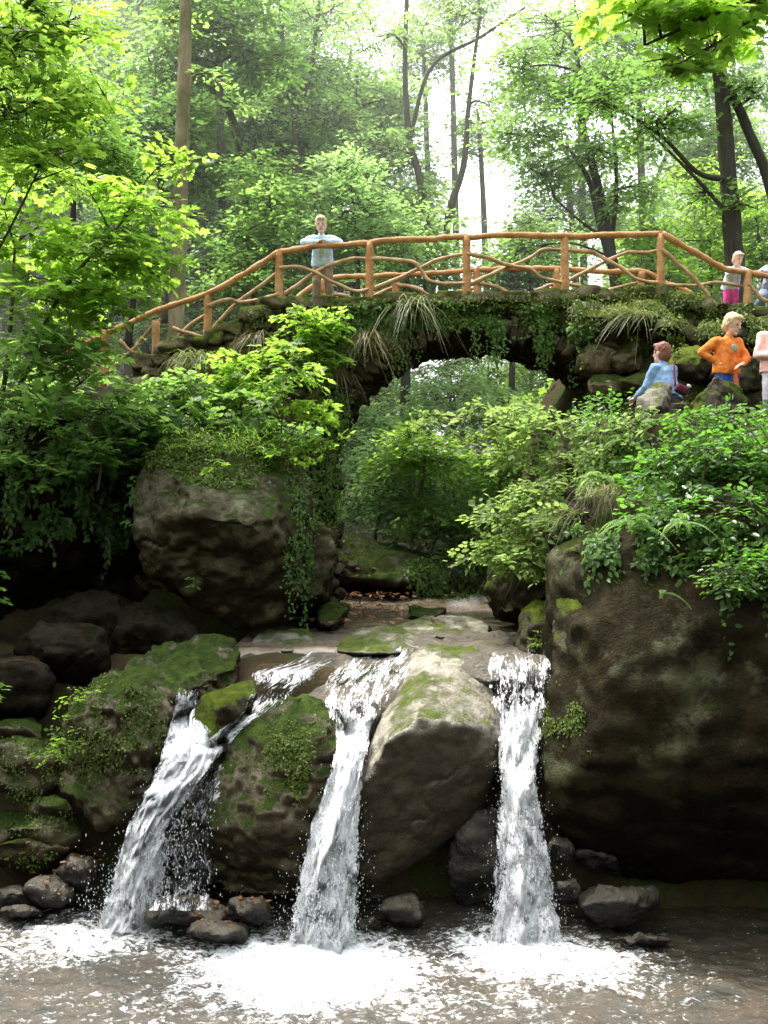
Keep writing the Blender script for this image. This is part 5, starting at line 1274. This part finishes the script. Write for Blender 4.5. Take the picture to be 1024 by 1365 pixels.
def person(label, origin, rotz, J, s, hair, clothes, yaw=0., pitch=0., sleeves=.92):
    """J: joints in metres around the feet, facing -y; s: girth relative to a child of 1.3 m"""
    root = empty('person', origin, label, 'person'); root.rotation_euler.z = rotz
    J = {k: A(v, float) for k, v in J.items()}
    Hm = rotm(pitch, 0, 0); Hm = rotm(0, 0, yaw) @ Hm
    hc = J['head']; g = s * 1.12; hp = lambda v: hc + Hm @ (A(v) * g)
    body = MB()
    C = lambda a, b, r0, r1: capsule(body, J[a] if isinstance(a, str) else a, J[b] if isinstance(b, str) else b, r0 * s, r1 * s)
    C('pelvis', 'chest', .088, .098); C('chest', 'neck', .095, .045); C('neck', hp((0, .01, -.04)), .04, .042)
    ball(body, hp((0, .008, .02)), A([.070, .086, .098]) * g, 3, Hm); ball(body, hp((0, -.022, -.045)), A([.050, .056, .062]) * g, 3, Hm)
    capsule(body, hp((0, -.078, .02)), hp((0, -.094, -.012)), .010 * g, .015 * g)
    ball(body, hp((0, -.070, -.082)), A([.02, .016, .014]) * g, 2)
    for sx in (-1, 1):
        ball(body, hp((sx * .072, .012, .0)), A([.012, .02, .03]) * g, 2, Hm)
        sd = 'L' if sx < 0 else 'R'
        C('chest', 'sh' + sd, .07, .052); C('sh' + sd, 'el' + sd, .047, .037); C('el' + sd, 'wr' + sd, .037, .026)
        w = J['wr' + sd]; h = J['ha' + sd]; d = nrm(h - w); pc = w + d * .035 * s
        side = nrm(np.cross(d, A([0, 0, 1.]) + A([.01, .02, 0])))
        C(w, pc, .024, .027); capsule(body, pc - side * .015 * s, pc + d * .03 * s - side * .02 * s, .018 * s, .016 * s); capsule(body, pc + side * .012 * s, pc + d * .03 * s + side * .02 * s, .018 * s, .016 * s)
        for f_, (o, l) in enumerate(((-.027, .052), (-.009, .062), (.009, .058), (.026, .046))):
            b = pc + d * .03 * s + side * o * s; m_ = b + (d * .6 * l + A([0, 0, -.15 * l])) * s; e = m_ + (d * .45 * l + A([0, 0, -.4 * l])) * s
            capsule(body, b, m_, .0085 * s, .008 * s, 8); capsule(body, m_, e, .008 * s, .007 * s, 8)
        capsule(body, pc - side * sx * .024 * s, pc - side * sx * .052 * s + d * .03 * s, .011 * s, .009 * s, 8)
        C('pelvis', 'hip' + sd, .085, .075); C('hip' + sd, 'kn' + sd, .07, .048); C('kn' + sd, 'an' + sd, .047, .032); C('an' + sd, 'toe' + sd, .03, .026)
    V, N, Fs = remesh(body, .0085 * max(1, s * .9), 3)
    link('body', mesh_from('body', V, Fs, True), SKIN, root)
    for sx in (-1, 1):
        mb = MB(); ball(mb, hp((sx * .028, -.072, .018)), A([.010, .008, .008]) * g, 2); link('eye', mb.mesh('eye', True), EYE_M, root)
    mb = MB(); ball(mb, hp((0, -.079, -.050)), A([.020, .007, .006]) * g, 2, Hm); link('mouth', mb.mesh('mouth', True), MOUTH_M, root)
    # hair: a cap over crown, back and temples
    mb = MB()
    ball(mb, hp((0, .022, .040)), A([.080, .090, .088]) * g, 3, Hm); ball(mb, hp((0, .040, -.010)), A([.074, .070, .085]) * g, 3, Hm); ball(mb, hp((0, -.045, .088)), A([.060, .040, .030]) * g, 3, Hm)
    V, N, Fs = remesh(mb,   .011 * g, 1); V = V + N * (.007 * g * fbm(V * A([70, 70, 30]) / s, 3, 9))[:, None]
    link('hair', mesh_from('hair', V, Fs, True), hair, root)
    # clothes
    top = clothes.get('top')
    if top:
        mb = MB()
        hem = J['pelvis'] + (J['pelvis'] - J['chest']) * clothes.get('hem', .25)
        capsule(mb, hem, J['chest'], .126 * s, .112 * s, 20, True)
        for sd in 'LR': capsule(mb, hem + (J['hip' + sd] - J['pelvis']) * .95, J['chest'] * .6 + J['sh' + sd] * .4, .112 * s, .09 * s, 16, True)
        capsule(mb, J['chest'], J['neck'] - (J['neck'] - J['chest']) * .1, .112 * s, .055 * s, 20)
        for sd in 'LR':
            capsule(mb, J['chest'], J['sh' + sd], .085 * s, .066 * s); capsule(mb, J['sh' + sd], J['el' + sd], .064 * s, .053 * s)
            capsule(mb, J['el' + sd], J['el' + sd] + (J['wr' + sd] - J['el' + sd]) * sleeves, .053 * s, .042 * s)
        V, N, Fs = remesh(mb, .013, 3); V = V + N * (.007 * s * fbm(V * 14 / s, 3, 5))[:, None]
        link(clothes.get('top_name', 'shirt'), mesh_from('shirt', V, Fs, True), top, root)
    mb = MB()
    capsule(mb, J['pelvis'] + (J['chest'] - J['pelvis']) * .2, J['pelvis'], .104 * s, .106 * s, 20)
    for sd in 'LR':
        capsule(mb, J['pelvis'], J['hip' + sd], .102 * s, .09 * s); capsule(mb, J['hip' + sd], J['kn' + sd], .088 * s, .066 * s); capsule(mb, J['kn' + sd], J['kn' + sd] + (J['an' + sd] - J['kn' + sd]) * .93, .066 * s, .055 * s)
    V, N, Fs = remesh(mb, .013, 3); V = V + N * (.008 * s * fbm(V * 11 / s, 3, 6))[:, None]
    link('trousers', mesh_from('trousers', V, Fs, True), clothes['trousers'], root)
    for sd in 'LR':
        mb = MB(); a = J['an' + sd] - A([0, 0, .012]) * s; capsule(mb, a, J['toe' + sd], .042 * s, .036 * s)
        V, N, Fs = remesh(mb, .011, 2); link('shoe', mesh_from('shoe', V, Fs, True), SHOE, root)
    return root, J

def scaleJ(J, k): return {a: tuple(x * k for x in v) for a, v in J.items()}
# boy leaning on the rail (rail 0.30 m in front of his hips, 0.83 m above the deck)
o = P(430, 0, 15.42); o.z = topz(o.x)
J = dict(pelvis=(0, 0, .70), chest=(0, -.13, .95), neck=(0, -.22, 1.05), head=(-.005, -.31, 1.175), shL=(-.13, -.17, 1.0), shR=(.13, -.17, 1.0), elL=(-.27, -.30, .905), elR=(.28, -.30, .91), wrL=(-.07, -.37, .905), wrR=(.07, -.39, .915), haL=(.03, -.40, .90), haR=(-.03, -.41, .91),
         hipL=(-.075, .02, .66), hipR=(.075, .02, .66), knL=(-.09, -.03, .37), knR=(.10, -.02, .37), anL=(-.09, .02, .07), anR=(.11, .02, .07), toeL=(-.10, -.10, .035), toeR=(.13, -.10, .035))
r, _ = person('blond boy in a pale blue jacket leaning with folded arms on the bridge rail', o, 0, J, 1.0, HAIR['blond'], dict(top=cloth('pale_blue_jacket', (.66, .80, .92), (.36, .60, .82)), top_name='jacket', hem=.12, trousers=cloth('khaki_trousers', (.30, .23, .15), (.20, .15, .09))), pitch=.35)
mb = MB(); ball(mb, (0, -.135, .80), (.062, .05, .12), 3, rotm(.45, 0, 0)); link('t_shirt', mb.mesh('t_shirt', True), cloth('pale_green_t_shirt', (.50, .60, .32)), r)
# small child in pink trousers
o = P(974, 0, 15.42); o.z = topz(o.x)
J = dict(pelvis=(0, 0, .47), chest=(.0, -.11, .64), neck=(.01, -.17, .70), head=(.03, -.24, .80), shL=(-.09, -.14, .67), shR=(.10, -.15, .67), elL=(-.12, -.24, .57), elR=(.20, -.25, .60), wrL=(.0, -.33, .60), wrR=(.09, -.35, .605), haL=(.07, -.36, .60), haR=(.02, -.37, .61),
         hipL=(-.05, .01, .44), hipR=(.05, .01, .44), knL=(-.06, -.02, .25), knR=(.07, -.01, .25), anL=(-.07, .02, .05), anR=(.06, .02, .05), toeL=(-.08, -.07, .03), toeR=(.07, -.07, .03))
person('small child in a white top and pink trousers leaning over the rail', o, 0, J, .84, HAIR['fair'], dict(top=cloth('white_top', (.68, .72, .78), (.5, .56, .64)), trousers=cloth('pink_trousers', (.72, .10, .30))), yaw=.25, pitch=.4)
# dark-haired person at the right edge behind the rail
o = P(1028, 0, 15.42); o.z = topz(o.x)
J = dict(pelvis=(.02, 0, .50), chest=(0, -.13, .74), neck=(-.01, -.2, .83), head=(-.02, -.27, .93), shL=(-.12, -.15, .79), shR=(.12, -.15, .79), elL=(-.26, -.25, .70), elR=(.27, -.25, .70), wrL=(-.09, -.36, .72), wrR=(.08, -.36, .72), haL=(.0, -.38, .71), haR=(-.01, -.39, .72),
         hipL=(-.07, .0, .46), hipR=(.08, .0, .46), knL=(-.20, -.22, .34), knR=(.10, -.1, .30), anL=(-.36, -.12, .08), anR=(.11, .05, .08), toeL=(-.44, -.2, .05), toeR=(.13, -.08, .04))
person('dark-haired person at the right edge leaning on the rail, one leg in jeans bent', o, 0, J, .98, HAIR['dark'], dict(top=cloth('white_blue_top', (.55, .60, .70), (.06, .08, .20)), trousers=cloth('grey_jeans', (.20, .24, .32))), pitch=.3)
# boy in orange, hand on hip
def ground_at(x, y, top=9): 
    h = BVH.ray_cast(Vector((x, y, top)), Vector((0, 0, -1))); return h[0].z
o = P(968, 0, 12.05); o.z = 5.03
J = dict(pelvis=(0, 0, .62), chest=(.0, -.02, .88), neck=(.02, -.03, .99), head=(.05, -.06, 1.13), shL=(-.13, .0, .93), shR=(.14, -.03, .92), elL=(-.30, .05, .80), elR=(.22, -.08, .72), wrL=(-.14, -.02, .67), wrR=(.12, -.17, .64), haL=(-.09, -.06, .64), haR=(.05, -.18, .62),
         hipL=(-.065, .0, .58), hipR=(.065, .0, .58), knL=(-.09, -.03, .32), knR=(.08, -.04, .32), anL=(-.10, .02, .06), anR=(.09, .02, .06), toeL=(-.12, -.09, .035), toeR=(.11, -.09, .035))
r, Jw = person('blond boy in an orange shirt with hand on hip standing on the right bank', o, .25, J, 1.02, HAIR['blond'], dict(top=cloth('orange_shirt', (.72, .22, .045), (.55, .14, .03)), trousers=cloth('blue_trousers', (.03, .09, .36), (.02, .05, .2)), hem=.18), yaw=.45, pitch=.4, sleeves=.75)
mb = MB(); ball(mb, (.03, -.128, .84), (.048, .014, .05), 3, rotm(-.1, 0, .1)); link('print', mb.mesh('print', True), cloth('green_print', (.10, .22, .16), (.45, .42, .25)), r)
mb = MB()
for k in range(3): capsule(mb, (.06 + .025 * k, -.085 + .03 * k, .60), (.075 + .03 * k, -.10 + .035 * k, .22 + .03 * k), .030, .034)
V, N, Fs = remesh(mb, .012, 2); V = V + N * (.01 * fbm(V * 22, 2, 4))[:, None]; link('tied_jacket', mesh_from('tied_jacket', V, Fs, True), cloth('red_orange_jacket', (.60, .10, .05), (.62, .24, .05)), r)
# seated figure in a denim jacket seen from behind
o = P(890, 0, 12.45); o.z = 5.03
J = dict(pelvis=(0, .0, .36), chest=(0, -.08, .62), neck=(-.0, -.11, .74), head=(.0, -.14, .87), shL=(-.13, -.09, .67), shR=(.14, -.07, .67), elL=(-.19, -.20, .46), elR=(.22, -.14, .43), wrL=(-.12, -.42, .36), wrR=(.22, -.38, .33), haL=(-.10, -.50, .35), haR=(.22, -.46, .31),
         hipL=(-.08, -.02, .33), hipR=(.08, -.02, .33), knL=(-.11, -.34, .36), knR=(.10, -.34, .36), anL=(-.11, -.34, .07), anR=(.10, -.36, .07), toeL=(-.12, -.46, .035), toeR=(.11, -.48, .035))
r, _ = person('red-haired figure in a blue denim jacket sitting on a rock with back turned', o, math.pi + .3, J, 1.06, HAIR['ginger'], dict(top=cloth('denim_jacket', (.22, .34, .50), (.13, .22, .36)), top_name='jacket', trousers=cloth('beige_trousers', (.48, .42, .34))), yaw=.35)
rock('stone', 'low flat stone the denim-jacketed figure sits on', [[o + Vector((x, y, z)) for x, y, z in ((-.24, -.2, -.1), (.24, -.2, -.1), (.25, .25, -.1), (-.24, .25, -.1), (-.2, -.15, .22), (.2, -.15, .23), (.2, .2, .22), (-.2, .2, .22))]], M['rock_pale'], .03, 3, .02, 3, 0, 190, cat='stone', solid=False)
bag_o = P(909, 519, 12.25)
bag = empty('shoulder_bag', bag_o, 'maroon shoulder bag hanging at the hip of the denim-jacketed figure', 'bag')
mb = MB(); ball(mb, (0, 0, 0), (1, 1, 1), 3); V, F_ = mb.arrays(); V = (np.sign(V) * np.abs(V) ** .5) * A([.085, .05, .06]) * (1 - .2 * (V[:, 2:] > .3)); V = V @ rotm(0, .45, .2).T; V = np.sign(V) * np.abs(V) ** 1.0
V = V + .006 * fbm(V * 20, 2, 3)[:, None]; link('pouch', mesh_from('pouch', V, F_, True), cloth('maroon_fabric', (.085, .022, .034)), bag)
mb = MB(); tube(mb, catmull([(-.07, .03, .05), (-.06, .12, .26), (-.02, .2, .40)], 10), .012, .012, 6); link('strap', mb.mesh('strap', True), cloth('maroon_strap', (.12, .03, .04)), bag)
mb = MB(); ball(mb, (.075, -.045, .035), (.03, .014, .022), 2, rotm(0, .5, 0)); link('flap', mb.mesh('flap', True), cloth('pale_flap', (.55, .5, .5)), bag)
# person in pink at the right edge
o = P(1034, 0, 11.75); o.z = 5.03
J = dict(pelvis=(0, 0, .64), chest=(.0, -.01, .90), neck=(.0, -.02, 1.01), head=(.01, -.04, 1.15), shL=(-.14, .0, .95), shR=(.14, .0, .95), elL=(-.205, -.05, .72), elR=(.21, -.05, .72), wrL=(-.05, -.19, .70), wrR=(.05, -.19, .69), haL=(.03, -.20, .70), haR=(-.03, -.21, .69),
         hipL=(-.07, .0, .6), hipR=(.07, .0, .6), knL=(-.08, -.02, .33), knR=(.08, -.02, .33), anL=(-.09, .02, .06), anR=(.09, .02, .06), toeL=(-.1, -.09, .035), toeR=(.1, -.09, .035))
person('person in a pale pink shirt and white trousers cut off by the right edge', o, -.2, J, 1.05, HAIR['dark'], dict(top=cloth('pink_shirt', (.80, .50, .42), (.72, .42, .36)), trousers=cloth('white_trousers', (.62, .56, .62)), hem=.35))
# ------------------------------------------------------------------ camera, light, render settings
w = bpy.data.worlds.new('World'); S.world = w; w.use_nodes = True
nt = w.node_tree; bg = nt.nodes['Background']
sky = nt.nodes.new('ShaderNodeTexSky'); sky.sky_type = 'NISHITA'; sky.sun_disc = False
EL, AZ = math.radians(67), math.radians(-46)       # azimuth from +Y, negative to the left
sky.sun_elevation = EL; sky.sun_rotation = AZ; sky.dust_density = 6; sky.air_density = 1.2; sky.ozone_density = 1
hs = nt.nodes.new('ShaderNodeHueSaturation'); hs.inputs['Saturation'].default_value = .35; hs.inputs['Value'].default_value = 4.5
nt.links.new(sky.outputs[0], hs.inputs['Color']); nt.links.new(hs.outputs[0], bg.inputs[0]); bg.inputs[1].default_value = .15
sl = bpy.data.lights.new('sun', 'SUN'); sl.energy = 5.0; sl.angle = math.radians(.5); sl.color = (1, .95, .86)
so = bpy.data.objects.new('sun', sl); COL.objects.link(so)
dirv = Vector((math.sin(AZ) * math.cos(EL), math.cos(AZ) * math.cos(EL), math.sin(EL)))
so.rotation_euler = dirv.to_track_quat('Z', 'Y').to_euler(); so.location = dirv * 60
cam = bpy.data.cameras.new('camera'); cam.sensor_fit = 'AUTO'; cam.sensor_width = 36; cam.lens = 36 * F / 1365; cam.clip_end = 2000; cam.clip_start = .05
co = bpy.data.objects.new('camera', cam); COL.objects.link(co); co.location = (0, 0, H); co.rotation_euler = (math.radians(90), 0, 0)
S.camera = co
S.view_settings.view_transform = 'Standard'; S.view_settings.look = 'None'; S.view_settings.exposure = 0
cy = S.cycles
S.render.engine = 'CYCLES'
cy.max_bounces = 7; cy.diffuse_bounces = 4; cy.glossy_bounces = 3; cy.transmission_bounces = 5; cy.transparent_max_bounces = 16
cy.use_denoising = True; cy.sample_clamp_indirect = 6; cy.caustics_reflective = False; cy.caustics_refractive = False

t = bpy.data.materials.new('thin_haze'); t.use_nodes = True; t.node_tree.nodes.clear()
vo = t.node_tree.nodes.new('ShaderNodeOutputMaterial'); vs = t.node_tree.nodes.new('ShaderNodeVolumeScatter')
vs.inputs['Density'].default_value = .006; vs.inputs['Anisotropy'].default_value = .45; vs.inputs['Color'].default_value = (.95, 1, .93, 1)
t.node_tree.links.new(vs.outputs[0], vo.inputs['Volume'])
mb = MB(); hull(mb, [(x, y, z) for x in (-45, 45) for y in (17.2, 90) for z in (1.5, 26)])
tag(link('haze', mb.mesh('haze'), t), kind='structure')
cy.volume_bounces = 0
